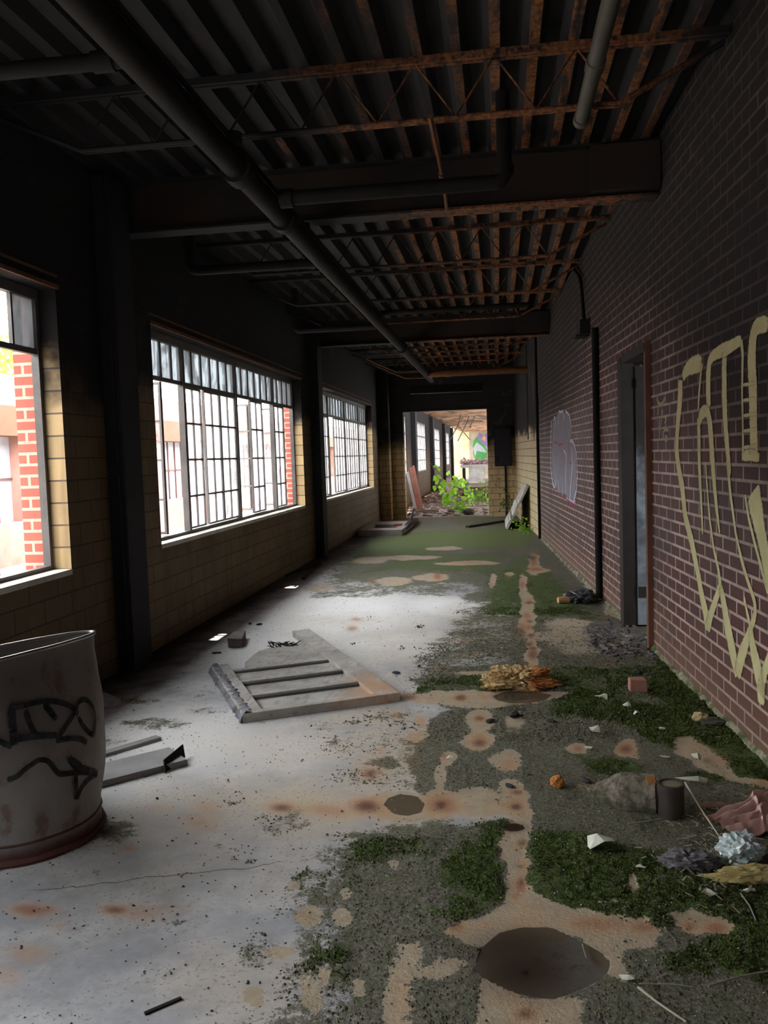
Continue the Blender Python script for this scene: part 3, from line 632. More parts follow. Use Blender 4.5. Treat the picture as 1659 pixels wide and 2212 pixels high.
# hanging strip light before the end wall
a = PY(886,843,17.0); b = PY(1043,838,17.0)
t = thing('strip_light', 'long burnt strip light hanging above the wide doorway', 'lamp', (a.x, 17, a.z), )
m = MB(); zc = (a.z+b.z)/2
m.add([(a.x,16.88,zc-.07),(b.x,16.88,zc-.07),(b.x,17.12,zc-.07),(a.x,17.12,zc-.07),(a.x,16.95,zc+.09),(b.x,16.95,zc+.09),(b.x,17.05,zc+.09),(a.x,17.05,zc+.09)],
      [(3,2,1,0),(4,5,6,7),(0,1,5,4),(1,2,6,5),(2,3,7,6),(3,0,4,7)]); m.build('housing', M['pipe_dark'], t)
for xx in (a.x+.15, b.x-.15): MB().tube([(xx,17,zc+.09),(xx,17,3.33)], .006, 6).build('hanger', M['soot_steel'], t)
# right wall conduit with box
q = [RW(1240,572), RW(1262,600), RW(1268,640), RW(1270,700)]
off = WN*-.035
pb = [Vector(p)+off for p in q]
t = pipe('wall_conduit', 'bent conduit coming down from the ceiling to the box on the brick wall', [pb[0]+Vector((-.35,.0,.0)), pb[0], pb[1], pb[3]], .018, M['pipe_dark'], rb=.12)
bx = RW(1272,712); s_ = wall_s(bx)
m = MB().obox(onwall(s_-.10, bx.z-.05, .10), WD*.16, WN*.10, (0,0,.14)); m.obox(onwall(s_-.05, bx.z-.065, .13), WD*.22, WN*.13, (0,0,.02))
tag(m.build('junction_box', M['soot_steel'], bevel=.004), 'black box on the brick wall where two pipes meet', 'box')
s2 = wall_s(RW(1302,1297))
m = MB().tube([onwall(s2, 0.0, .032), onwall(s2, bx.z-.06, .032)], .030, 14)
tag(m.build('wall_pipe', M['pipe_dark'], smooth=True), 'rusty pipe running down the brick wall to the floor left of the doorway', 'pipe')

# ------------------------------------------------------------------ doorway in the brick wall
t = thing('door_1', 'narrow charred doorway in the right brick wall', 'door', tuple(onwall((D0+D1)/2, 0)), kind='structure')
m = MB(); m.obox(onwall(D1-.10, -.02, .045), WD*.13, WN*.105, (0,0,2.11)); m.build('far_jamb', M['dark_wood'], t)
m = MB(); m.obox(onwall(D0-.012, -.02, .035), WD*.05, WN*.25, (0,0,2.14)); m.build('near_jamb', M['red_trim'], t)
m = MB(); m.obox(onwall(D0, 2.05, .04), WD*(D1-D0), WN*.25, (0,0,.06)); m.build('header', M['dark_wood'], t)
kd = NT('weathered_door_leaf'); pp = kd.pos(); nz = kd.noise(pp, 5, 6); 
dc_ = kd.mix(kd.ss(nz, .35, .65), (.22,.25,.28), (.08,.10,.11))
kd.col(kd.mix(kd.ss(kd.math('ADD', kd.Z, kd.math('MULTIPLY', nz, .9)), 1.45, 2.0), dc_, (.02,.018,.017))); kd.rough(.75); kd.bump(kd.noise(pp, 30, 5), .6, .01)
m = MB(); m.obox(onwall(D1-.09, .02, -.062), WD*-.03, WN*.84, (0,0,2.0)); lf = m.build('door_leaf', kd.m, t)
m = MB(); m.obox(onwall(D1-.12, .24, -.065), WD*-.02, WN*.82, (0,0,.08)); m.build('kick_rail', M['dark_wood'], lf)
m = MB(); m.obox(onwall(D1-.12, 1.86, -.065), WD*-.02, WN*.82, (0,0,.07)); m.build('top_rail', M['dark_wood'], lf)
m = MB(); m.obox(onwall(D0-1.2, -.05, -1.9), WD*3.2, WN*.1, (0,0,3.0)); m.obox(onwall(D1+.9, -.05, -.23), WD*.1, WN*1.7, (0,0,3.0)); m.obox(onwall(D0-1.2, -.05, -.23), WD*.1, WN*1.7, (0,0,1.0)); m.obox(onwall(D0-1.2, 2.0, -.23), WD*.1, WN*1.7, (0,0,1.0)); m.obox(onwall(D0-1.2, 1.0, -.23), WD*.1, WN*.9, (0,0,1.0)); m.obox(onwall(D0-1.2, 2.95, -.23), WD*3.2, WN*1.8, (0,0,.1)); m.obox(onwall(D0-1.2, -.06, -.0), WD*3.2, WN*1.9, (0,0,.05))  # unseen near-side wall left partly open to throw daylight on the door leaf
tag(m.build('wall_storeroom', M['plaster']), 'plastered walls of the small room behind the narrow doorway', 'wall', kind='structure')

# ------------------------------------------------------------------ windows
def glass_mat(name, dirt, tint, dark, clear=(.93,.95,.96)):
    k = NT(name); p = k.pos()
    n = k.noise(p, 3.2, 5, sc3=(1, 2.0, .8), dist=1.2); n2 = k.noise(p, 22, 4, sc3=(1, 1, .35))
    d = k.math('ADD', dirt, k.math('MULTIPLY', k.math('SUBTRACT', k.math('ADD', k.math('MULTIPLY', n, .7), k.math('MULTIPLY', n2, .3)), .5), dark), clamp=True)
    tr = k.new('ShaderNodeBsdfTransparent'); k.setin(tr.inputs[0], k.mix(k.ss(n, .42, .62), clear, tuple(x*(.25 if clear[0] < .5 else 1) for x in clear)))
    tl = k.new('ShaderNodeBsdfTranslucent'); k.setin(tl.inputs[0], k.mix(k.ss(n, .4, .7), tint, tuple(x*.35 for x in tint)))
    df = k.new('ShaderNodeBsdfDiffuse'); df.inputs[0].default_value = (.35,.36,.36,1)
    m1 = k.new('ShaderNodeMixShader'); m1.inputs[0].default_value = .30; k.link(tl.outputs[0], m1.inputs[1]); k.link(df.outputs[0], m1.inputs[2])
    m2 = k.new('ShaderNodeMixShader'); k.link(d, m2.inputs[0]); k.link(tr.outputs[0], m2.inputs[1]); k.link(m1.outputs[0], m2.inputs[2])
    gl = k.new('ShaderNodeBsdfGlossy'); gl.inputs[1].default_value = .08
    m3 = k.new('ShaderNodeMixShader'); m3.inputs[0].default_value = .04; k.link(m2.outputs[0], m3.inputs[1]); k.link(gl.outputs[0], m3.inputs[2])
    k.link(m3.outputs[0], k.out.inputs[0]); return k.m
M['glass'] = glass_mat('hazy_window_glass', .42, (.80,.84,.92), .5)
M['glass_top'] = glass_mat('grimy_window_glass', .70, (.085,.095,.10), 1.2, (.085,.095,.10))
GXP = -2.738
ROWS = [.777, 1.104, 1.431, 1.753, 2.08]
def pane_quad(mb, y0, y1, z0, z1, x=GXP): mb.add([(x,y0,z0),(x,y1,z0),(x,y1,z1),(x,y0,z1)], [(0,1,2,3)])
def window(name, y0, y1, label, leaves, topgone=()):
    t = thing(name, label, 'window', (GXP, (y0+y1)/2, SILL), kind='structure')
    ya, yb = y0+.02, y1-.02
    G = [ya, y0+.93, y0+2.40, y0+3.87, yb]
    m = MB(); m.box((-2.762, y0, SILL), (-2.715, y1, SILL+.03)); m.box((-2.762, y0, 2.405), (-2.715, y1, HEAD)); m.box((-2.762, y0, SILL+.03), (-2.715, ya+.012, 2.405)); m.box((-2.762, yb-.012, SILL+.03), (-2.715, y1, 2.405))
    for g in G[1:-1]: m.box((-2.765, g-.026, SILL+.03), (-2.712, g+.026, 2.405))
    m.build('frame', M['window_steel'], t)
    m = MB()
    for i in range(4):
        g0 = G[i]+(.026 if i else .012); g1 = G[i+1]-(.026 if i < 3 else .012); m.box((-2.756, g0, 2.078), (-2.722, g1, 2.112))
    m.build('transom', M['window_steel'], t)
    m = MB(); mg = MB()
    for i in range(4):
        g0, g1 = G[i], G[i+1]; n = 4 if i in (0, 3) else 6; w = (g1-g0)/n
        for j in range(n):
            if j: m.box((-2.750, g0+j*w-.009, 2.112), (-2.726, g0+j*w+.009, 2.405))
            if (i, j) not in topgone: pane_quad(mg, g0+j*w, g0+(j+1)*w, 2.112, 2.405)
    m.build('glazing_bar', M['window_steel'], t); mg.build('transom_glass', M['glass_top'], t)
    m = MB(); m.box((-2.715, y0, SILL-.03), (-2.595, y1, SILL+.004)); m.box((-2.93, y0, SILL-.05), (-2.762, y1, SILL-.004)); m.build('sill', M['concrete_sill'], t)
    # lower lights: fixed ones and outward-opening leaves
    for (gi, a, b, ang, hinge) in leaves:
        g0 = G[gi]+(.026 if gi else .012); g1 = G[gi+1]-(.026 if gi < 3 else .012); W = g1-g0
        la, lb = g0+W*a, g0+W*b; n = max(1, round((lb-la)/.24))
        hy = la if hinge == 'l' else lb; sgn = 1 if hinge == 'l' else -1; wd = lb-la
        ca, sa = math.cos(ang), math.sin(ang)
        def P(u, z, d=0):    # u along the leaf from the hinge, d thickness towards the room
            return (GXP - u*sa + d*ca, hy + sgn*u*ca + sgn*d*sa, z)
        fr = MB(); f = .016 if ang == 0 else .022
        zr = [.815 if i == 0 else r for i, r in enumerate(ROWS)]; zr[-1] = 2.074
        def bar(u0, u1, z0, z1):
            a_ = P(u0, z0, -.012); fr.obox(a_, Vector(P(u1, z0, -.012))-Vector(a_), Vector(P(u0, z0, .014))-Vector(a_), (0,0,z1-z0))
        bar(0, f, zr[0], zr[-1]); bar(wd-f, wd, zr[0], zr[-1]); bar(f, wd-f, zr[0], zr[0]+f); bar(f, wd-f, zr[-1]-f, zr[-1])
        for r in zr[1:-1]: bar(f, wd-f, r-.008, r+.008)
        for j in range(1, n):
            for r0, r1 in zip(zr[:-1], zr[1:]): bar(wd*j/n-.007, wd*j/n+.007, r0+.008, r1-.008)
        o = fr.build('sash', M['window_steel'], t)
        g = MB(); g.add([P(f, zr[0]), P(wd-f, zr[0]), P(wd-f, zr[-1]), P(f, zr[-1])], [(0,1,2,3)]); g.build('sash_glass', M['glass'], o)
    return t
R = math.radians
lay_w2 = [(0, 0, .5, R(62), 'l'), (0, .5, .78, R(75), 'l'), (1, .0, .29, 0, 'l'), (1, .345, .66, 0, 'l'), (1, .67, 1, 0, 'r'), (2, 0, .30, R(58), 'l'), (2, .35, .68, 0, 'l'), (2, .70, 1, R(70), 'l'), (3, 0, .5, 0, 'l'), (3, .55, .95, R(78), 'l')]
lay_w1 = [(0, 0, .5, 0, 'l'), (0, .5, 1, 0, 'l'), (1, 0, .33, 0, 'l'), (1, .33, .66, 0, 'l'), (1, .66, 1, 0, 'r'), (2, 0, .33, R(50), 'l'), (2, .35, .66, 0, 'l'), (2, .68, 1, 0, 'l'), (3, .0, .46, R(12), 'l'), (3, .46, .80, R(66), 'l')]
lay_w3 = [(0, 0, .5, 0, 'l'), (0, .56, 1, 0, 'r'), (1, .0, .22, R(80), 'l'), (1, .33, .66, 0, 'l'), (1, .66, 1, 0, 'r'), (2, 0, .33, 0, 'l'), (2, .35, .66, 0, 'l'), (2, .68, 1, 0, 'l'), (3, 0, .5, 0, 'l'), (3, .5, 1, 0, 'r')]
window('window_1', *WINS[1], 'nearest steel window at the left edge of the photo', lay_w1, topgone=((3,2),))
window('window_2', *WINS[2], 'wide steel window in the middle of the left wall, several sashes open', lay_w2)
window('window_3', *WINS[3], 'farther steel window before the end wall, nearly all sashes shut', lay_w3, topgone=((0,1),(0,2)))
window('window_4', *WINS[0], 'steel window behind the viewer', lay_w3)

# ------------------------------------------------------------------ beyond the end wall
FWIN = [(19.9, 23.85), (26.6, 30.35), (33.9, 37.7), (41.2, 45.0)]
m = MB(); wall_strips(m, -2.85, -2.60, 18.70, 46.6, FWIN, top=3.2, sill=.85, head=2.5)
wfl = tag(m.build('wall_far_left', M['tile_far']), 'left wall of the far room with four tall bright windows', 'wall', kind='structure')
for i, y in enumerate((25.4, 32.3, 39.6, 46.3)):
    m = MB().box((-2.60, y-.25, 0), (-2.46, y+.25, 2.85)); tag(m.build('steel_column', M['soot'], bevel=.01), ['dark column just past the leaning boards', 'dark column between the second and third far window', 'dark column after the third far window', 'dark column before the sunlit end of the far room'][i], 'column', 'dark columns of the far room')
for i, (a, b) in enumerate(FWIN):
    t = thing('window_%d' % (i+5), ['first window of the far room, half hidden by the boards', 'second window of the far room with small panes', 'third window of the far room', 'last narrow-looking window of the far room'][i], 'window', (-2.75, (a+b)/2, .85), kind='structure')
    m = MB(); m.box((-2.655,a,.85),(-2.615,b,.89)); m.box((-2.655,a,2.46),(-2.615,b,2.5)); n = 8
    m.box((-2.655,a,2.02),(-2.615,b,2.06))
    for j in range(n+1):
        yy = a+.015+(b-a-.03)*j/n; m.box((-2.65,yy-.014,.89),(-2.62,yy+.014,2.46))
    for zz in (1.24, 1.60): m.box((-2.648,a,zz-.012),(-2.622,b,zz+.012))
    m.build('frame', M['window_steel'], t)
    m = MB().add([(-2.635,a,.87),(-2.635,b,.87),(-2.635,b,2.48),(-2.635,a,2.48)], [(0,1,2,3)]); m.build('glass', M['glass'], t)
kc = NT('peeling_brown_ceiling'); pp = kc.pos(); kc.col(kc.mix(kc.ss(kc.noise(pp, 2.2, 6, sc3=(1,.5,1)), .42, .58), (.26,.135,.065), (.07,.035,.02))); kc.rough(.9); kc.bump(kc.noise(pp, 6, 5), .8, .05); M['peel'] = kc.m
m = MB(); n = 40
for seg in ((18.7, 58.0),):
    a, b = seg; nx2, ny2 = 12, 90; vs = []; fs = []
    for j in range(ny2+1):
        for i in range(nx2+1):
            xx = -2.6+5.2*i/nx2; yy = a+(b-a)*j/ny2; vs.append((xx, yy, 2.93+.07*mn.noise((xx*1.3, yy*.8, 0))+.04*mn.noise((xx*4, yy*3, 2))))
    for j in range(ny2):
        for i in range(nx2): k_ = j*(nx2+1)+i; fs.append((k_, k_+1, k_+nx2+2, k_+nx2+1))
    m.add(vs, fs)
cf_ = tag(m.build('ceiling_far', M['peel'], smooth=True), 'sagging brown peeling ceiling of the far room', 'ceiling', kind='structure')
MB().box((-2.9,18.7,3.1),(2.7,58.0,3.2)).build('roof_slab', M['soot'], cf_)
M['cream'] = flat('cream_plaster', (.45,.35,.21), .85, var=.3, scale=2)
m = MB().box((2.6, 18.7, -.05), (2.8, 24, 3.2)); m.box((2.6, 30, -.05), (2.8, 48, 3.2)); m.box((2.6,48,2.2),(2.8,58,3.2)); m.box((2.6,48,-.05),(2.8,58,1.5)); m.box((2.6, 24, 2.0), (2.8, 30, 3.2)); m.box((2.6, 24, -.05), (2.8, 30, 1.5))  # openings cut in this unseen wall to let daylight into the far room
tag(m.build('wall_far_right', M['cream']), 'unseen right wall of the far room, opened to let daylight in', 'wall', kind='structure')
m = MB().box((-6, 58, -.05), (3, 58.2, 3.4)); wfe = tag(m.build('wall_far_end', flat('stained_end_wall', (.24,.21,.15), .9, var=.4, scale=1.2)), 'end wall of the far room with green and purple graffiti', 'wall', kind='structure')
for i in range(3):
    p = PY(987+i*11, 1000, 50+i*2.5); m = MB().box((p.x-.18, p.y-.2, 0), (p.x+.18, p.y+.2, 2.83)); tag(m.build('plaster_pier', M['cream']), ['leftmost of three sunlit cream piers in the distance', 'middle of three sunlit cream piers in the distance', 'rightmost of three sunlit cream piers in the distance'][i], 'pillar', 'sunlit piers in the distance')
def patch_on(y, pts, name, mat, parent, dy=-.012):
    m = MB(); P_ = [PY(px, py, y+dy) for px, py in pts]; m.add(P_, [tuple(range(len(P_)))]); return m.build(name, mat, parent)
for pts, c in [([(1021,962),(1024,950),(1030,943),(1040,950),(1052,972),(1052,992),(1042,1000),(1030,996),(1023,984)], (.03,.15,.04)),
               ([(1022,968),(1030,955),(1044,966),(1052,978),(1040,976),(1030,974),(1026,986)], (.20,.22,.23)),
               ([(1030,945),(1036,934),(1044,942),(1052,934),(1052,966),(1042,958)], (.13,.09,.22)),
               ([(1040,948),(1045,940),(1050,946),(1048,954)], (.30,.18,.05)),
               ([(1045,985),(1050,980),(1052,992),(1047,993)], (.25,.25,.5))]:
    patch_on(58, pts, 'graffiti', flat('spray_colour', c, .8, var=.15), wfe, dy=-.012-.004*random.random())

# facing building and courtyard outside
M['ground'] = flat('courtyard_gravel', (.26,.25,.22), .95, scale=2)
tag(MB().box((-60,-30,-.35),(-2.9,90,-.3)).build('ground', M['ground']), 'pale courtyard ground outside the windows', 'ground', kind='structure')
t = thing('courtyard_building', 'low brick building with white windows seen through the left windows', 'building', (-8.5, 15, -.3))
m = MB(); m.box((-9,-12,-.3),(-8.5,62,.45)); m.box((-9,-12,2.5),(-8.45,62,3.05)); 
for i in range(26): m.box((-9,-12+i*2.9,.45),(-8.5,-12+i*2.9+.55,1.98))
m.build('brick_wall', flat('sunny_brick', (.36,.19,.15), .9, scale=2), t)
MB().box((-9,-12,1.98),(-8.38,62,2.5)).build('timber_band', flat('brown_fascia', (.15,.055,.03), .8, scale=1.5), t)
m = MB()
for i in range(25): m.box((-8.85,-12+i*2.9+.55,.45),(-8.8,-12+(i+1)*2.9,1.98))
m.build('window_panel', flat('white_panels', (.30,.32,.37), .5, var=.1), t)
m = MB()
for i in range(25):
    for j in range(1, 5): m.box((-8.8,-12+i*2.9+.55+.47*j-.02,.45),(-8.77,-12+i*2.9+.55+.47*j+.02,1.98))
    m.box((-8.8,-12+i*2.9+.55,1.2),(-8.77,-12+(i+1)*2.9,1.24))
m.build('window_bars', flat('pale_red_bars', (.11,.05,.04), .7), t)
# a tree behind it
rnd = random.Random(3)
def leafcloud(mb, c, rx, ry, rz, n, s, rnd):
    for _ in range(n):
        while True:
            v = Vector((rnd.uniform(-1,1), rnd.uniform(-1,1), rnd.uniform(-1,1)))
            if v.length <= 1: break
        p = Vector(c)+Vector((v.x*rx, v.y*ry, v.z*rz)); a = Vector((rnd.gauss(0,1), rnd.gauss(0,1), rnd.gauss(0,1))).normalized()*s; b = a.cross(Vector((rnd.gauss(0,1), rnd.gauss(0,1), rnd.gauss(0,1)))).normalized()*s*.6
        mb.add([p-a, p+b, p+a, p-b], [(0,1,2,3)])
def leaf_mat(name, c):
    k = NT(name); 
    o = k.noise(k.pos(), 6, 3); cc = k.mix(k.ss(o, .35, .65), c, tuple(x*.5 for x in c)); k.col(cc); k.rough(.5)
    tl = k.new('ShaderNodeBsdfTranslucent'); k.setin(tl.inputs[0], k.mix(.5, cc, (c[0]*1.3, c[1]*1.35, c[2]*.7))); mx = k.new('ShaderNodeMixShader'); mx.inputs[0].default_value = .5
    k.link(k.b.outputs[0], mx.inputs[1]); k.link(tl.outputs[0], mx.inputs[2]); k.link(mx.outputs[0], k.out.inputs[0]); return k.m
M['leaf'] = leaf_mat('fresh_green_leaf', (.24,.50,.045)); M['leaf_dark'] = leaf_mat('dull_green_leaf', (.10,.20,.04))
tp = PX(28, 850, -13)
t = thing('tree', 'green tree behind the courtyard building, seen through the nearest window', 'tree', (tp.x, tp.y, -.3))
MB().tube([(tp.x,tp.y,-.3),(tp.x,tp.y,2.6)], [.16,.1], 8).build('trunk', M['rust_steel'], t)
m = MB(); leafcloud(m, (tp.x,tp.y,tp.z+.2), 1.2, 1.6, 1.5, 900, .13, rnd); m.build('leaves', M['leaf'], t)

# ------------------------------------------------------------------ graffiti on the brick wall
def paint_mat(name, c, alpha, nscale=60):
    k = NT(name); p = k.pos()
    at = k.new('ShaderNodeAttribute', attribute_name='edge')
    n = k.noise(p, nscale, 4); n1 = k.noise(p, 7, 3)
    f = k.ss(k.math('ADD', at.outputs['Fac'], k.math('MULTIPLY', k.math('SUBTRACT', n, .5), .9)), .15, .62)
    f = k.math('MULTIPLY', f, k.math('MULTIPLY', alpha, k.math('ADD', .72, k.math('MULTIPLY', n1, .5)), clamp=True))
    k.col(c); k.rough(.7)
    tr = k.new('ShaderNodeBsdfTransparent'); mx = k.new('ShaderNodeMixShader'); k.link(f, mx.inputs[0]); k.link(tr.outputs[0], mx.inputs[1]); k.link(k.b.outputs[0], mx.inputs[2]); k.link(mx.outputs[0], k.out.inputs[0]); return k.m
def ribbon(strokes, name, mat, parent, place, normal, wfun, wk=1.05):
    """strokes: lists of (px, py, width px); place maps px to the surface; wfun metres per px there"""
    me_v, me_f, ed = [], [], []
    for st in strokes:
        pts = []
        for (a, b) in zip(st[:-1], st[1:]):
            n = max(2, int(math.hypot(b[0]-a[0], b[1]-a[1])/6))
            for k_ in range(n): pts.append([a[i]+(b[i]-a[i])*k_/n for i in range(3)])
        pts.append(list(st[-1]))
        for _ in range(2):
            pts = [pts[0]]+[[(pts[i-1][j]+2*pts[i][j]+pts[i+1][j])/4 for j in range(3)] for i in range(1, len(pts)-1)]+[pts[-1]]
        P_ = [place(p[0], p[1]) for p in pts]; o = len(me_v)
        for i, p in enumerate(P_):
            d = (P_[min(i+1, len(P_)-1)]-P_[max(i-1, 0)]).normalized(); nn = normal(p); s_ = d.cross(nn).normalized()
            w = pts[i][2]*wfun(p)*wk; endf = .45 if i in (0, len(P_)-1) else 1
            for q_, e in ((-1, 0), (-.45, 1), (.45, 1), (1, 0)):
                me_v.append(tuple(p+s_*w*q_)); ed.append(e*endf)
        for i in range(len(P_)-1):
            for c in range(3): me_f.append((o+i*4+c, o+i*4+c+1, o+(i+1)*4+c+1, o+(i+1)*4+c))
    mm = bpy.data.meshes.new(name); mm.from_pydata(me_v, [], me_f); mm.update(); mm.materials.append(mat)
    at = mm.attributes.new('edge', 'FLOAT', 'POINT'); at.data.foreach_set('value', ed)
    o = bpy.data.objects.new(name, mm); COL.objects.link(o); o.parent = parent; 
    if parent.parent is None and parent.location.length: o.matrix_parent_inverse = Matrix.Translation(-parent.location)
    return o
GA = lambda pts, w: [(1400+p[0]/4.807, 640+p[1]/4.807, (p[2] if len(p) > 2 else w)) for p in pts]
GB = lambda pts, w: [(1380+p[0]/2.911, 900+p[1]/2.911, (p[2] if len(p) > 2 else w)) for p in pts]
st = []
st.append(GA([(560,690,16),(460,715,16),(390,760,12),(360,860,10)], 14))
st.append(GA([(335,870,14),(330,1100,15),(310,1300,13),(300,1450,12),(295,1620,13),(320,1800,13),(355,1980,14)], 13)+GB([(290,620,13),(335,800,13),(370,980,12),(400,1150,14),(425,1260,16),(432,1345,12)], 13)[0:])
st.append(GB([(432,1340,12),(450,1250,12),(485,1150,10),(512,1065,9),(500,960,6),(470,830,5),(445,640,5),(428,430,4),(420,290,3)], 8))
st.append(GB([(512,1065,10),(535,1180,14),(560,1340,18),(590,1480,18),(620,1630,14)], 14))
st.append(GB([(620,1630,14),(640,1520,16),(675,1420,13),(705,1330,9),(732,1240,8),(728,1160,7),(690,1050,6),(650,920,6),(610,740,5),(575,480,6),(555,260,8)], 7)+GA([(850,1860,8),(820,1560,11),(800,1300,12),(790,1000,13),(790,700,12),(795,580,12)], 12))
st.append(GB([(705,1335,8),(715,1450,16),(740,1560,20),(765,1680,20),(770,1810,14)], 16))
st.append(GB([(765,1740,14),(790,1600,12),(830,1500,12)], 12))
st.append(GB([(660,1130,4),(680,1230,5),(702,1330,6)], 5))
st.append(GB([(402,740,4),(390,500,7),(380,300,9),(376,0,10)], 8)[:4]+GA([(530,1330,11),(545,1220,12),(610,1165,11),(640,1300,13),(655,1500,13),(675,1800,11),(710,2200,8)], 11)+GB([(508,735,4)], 4))
st.append(GA([(520,1190,4),(530,1000,5),(548,780,5),(560,690,8)], 5))
st.append(GA([(628,1160,12),(622,980,13),(625,800,13),(640,650,10),(700,590,10),(780,560,14),(860,520,11),(965,450,10)], 12))
st.append(GA([(965,455,7),(982,600,6),(975,1000,4),(985,1400,4),(985,1640,5)], 5))
st.append(GA([(1245,280,14),(1150,300,14),(1110,330,15),(1085,460,18),(1072,650,20),(1085,900,20),(1092,1300,18),(1100,1640,19)], 18))
st.append(GA([(972,1670,9),(1060,1640,10),(1155,1670,10)], 10))
st.append(GB([(718,470,32),(735,560,30),(765,720,22),(790,850,20),(830,1080,20)], 24))
st.append(GB([(668,490,5),(690,640,5),(740,840,5),(812,1110,6)], 5))
for a_ in ((985,1230,1130),(985,1390,1130),(985,1070,1120),(985,910,1120),(985,1560,1140)): st.append(GA([(a_[0],a_[1]+12,3),(a_[2],a_[1]-12,3)], 3))
nW = lambda p: -WN
plc = lambda px, py: RW(px, py, WB-.004)
wf_ = lambda p: (p-EYE).length/F_PX*1.0
M['spray_yellow'] = paint_mat('pale_yellow_spray', (.62,.58,.30), .80)
ribbon(st, 'graffiti_letters', M['spray_yellow'], wr, plc, nW, wf_, 1.45)
sm = [GA([(88,1060,4),(112,1130,4),(148,1128,4),(176,1040,4)], 4), GA([(105,1130,4),(104,1245,4)], 4), GA([(118,1265,3),(116,1500,3)], 3), GA([(112,1480,3),(135,1300,3),(155,1170,3)], 3),
      GA([(150,1255,3),(205,1245,3),(170,1325,3)], 3), GA([(214,1392,3),(165,1375,3),(148,1440,3),(185,1520,3),(216,1465,3),(172,1450,3)], 3)]
ribbon(sm, 'graffiti_tag', paint_mat('faint_yellow_marker', (.50,.48,.27), .7), wr, plc, nW, wf_, 1.3)
GC = lambda pts: [(1160+p[0]/8.508, 860+p[1]/8.508) for p in pts]
outl = [(265,420),(330,300),(400,200),(480,190),(560,240),(610,330),(630,450),(640,700),(700,830),(735,1100),(742,1500),(705,1900),(650,1950),(590,1910),(500,1810),(380,1750),(300,1650),(260,1400),(248,1100),(262,800)]
pg = GC(outl); cxx = sum(p[0] for p in pg)/len(pg); cyy = sum(p[1] for p in pg)/len(pg)
mm = bpy.data.meshes.new('graffiti_bubble'); vs = [tuple(RW(cxx, cyy, WB-.003))]; ed = [1.0]
for fr_, e in ((.85, 1.0), (1.0, 0.0)):
    for (px, py) in pg: vs.append(tuple(RW(cxx+(px-cxx)*fr_, cyy+(py-cyy)*fr_, WB-.003))); ed.append(e)
n = len(pg); fs = [(0, 1+i, 1+(i+1) % n) for i in range(n)]+[(1+i, 1+n+i, 1+n+(i+1) % n, 1+(i+1) % n) for i in range(n)]
mm.from_pydata(vs, [], fs); mm.update(); mm.materials.append(paint_mat('thin_white_spray', (.42,.43,.52), .55, 30)); mm.attributes.new('edge', 'FLOAT', 'POINT').data.foreach_set('value', ed)
o = bpy.data.objects.new('graffiti_bubble', mm); COL.objects.link(o); o.parent = wr
def S8(pts, w): return [(*GC([p[:2]])[0], w) for p in pts]
ws_ = [S8([(265,420),(250,900),(255,1300),(290,1600),(340,1680)], 3.2), S8([(300,430),(330,300),(345,520)], 2), S8([(390,500),(400,200),(440,300),(470,190),(500,420)], 2), S8([(520,250),(560,260),(610,350),(630,500),(632,640)], 2.5),
       S8([(600,800),(640,760),(690,850),(735,1100),(742,1400),(725,1700),(660,1940)], 3.5), S8([(640,900),(650,1250),(620,1600),(600,1880)], 3), S8([(490,960),(540,1020),(530,1300),(520,1760)], 2.2), S8([(390,1500),(400,1740)], 2.2), S8([(460,1560),(470,1790)], 2.2), S8([(330,1500),(350,1640)], 2.2), S8([(540,1830),(590,1910),(610,1850),(660,1950),(700,1880)], 2.4)]
ribbon(ws_, 'graffiti_bubble_line', paint_mat('white_violet_spray', (.74,.72,.86), .85), wr, lambda a, b: RW(a, b, WB-.005), nW, wf_, 1.5)
ps_ = [S8([(285,1640),(320,1700),(360,1640)], 1.8), S8([(375,1750),(390,1800),(420,1760),(440,1820),(470,1790),(500,1850),(540,1830),(580,1920),(640,1950),(740,2000)], 1.8), S8([(300,850),(330,760),(350,860),(380,780),(400,920),(440,800),(460,900),(490,780)], 1.6),
       S8([(590,800),(570,900),(575,1100),(600,1230),(630,1180)], 1.8), S8([(630,640),(625,700),(580,830)], 1.6), S8([(380,1760),(600,1890),(740,2000)], 1.4)]
ribbon(ps_, 'graffiti_bubble_shadow', paint_mat('crimson_spray', (.42,.06,.16), .8), wr, lambda a, b: RW(a, b, WB-.006), nW, wf_, 1.3)

# ------------------------------------------------------------------ electrical panel on the end wall
a = PY(1067,925,18.4); b = PY(1106,1006,18.4)
t = thing('electrical_panel', 'black electrical cabinet on the end wall right of the doorway', 'cabinet', ((a.x+b.x)/2, 18.4, b.z))
MB().box((a.x,18.30,b.z),(b.x,18.448,a.z)).build('cabinet_body', M['soot_steel'], t, bevel=.008)
cd = MB().box((a.x+.03,18.285,b.z+.04),(b.x-.03,18.30,a.z-.04)).build('cabinet_door', M['soot'], t, bevel=.005)
MB().box((a.x+.05,18.27,b.z+.10),(a.x+.09,18.285,b.z+.22)).build('handle', M['pipe_dark'], cd)
a = PY(1092,1010,18.4)
tag(MB().tube([(a.x,18.41,0),(a.x,18.41,b.z)], .022, 8).build('conduit', M['pipe_dark'], smooth=True), 'grey conduit below the black electrical cabinet', 'pipe')
a = PY(1133,940,15.2)
tag(MB().tube([(.545,15.3,1.62),(.545,15.3,3.3)], .018, 8).build('conduit', M['soot_steel'], smooth=True), 'black conduit on the yellow side wall ending in mid-air', 'pipe')

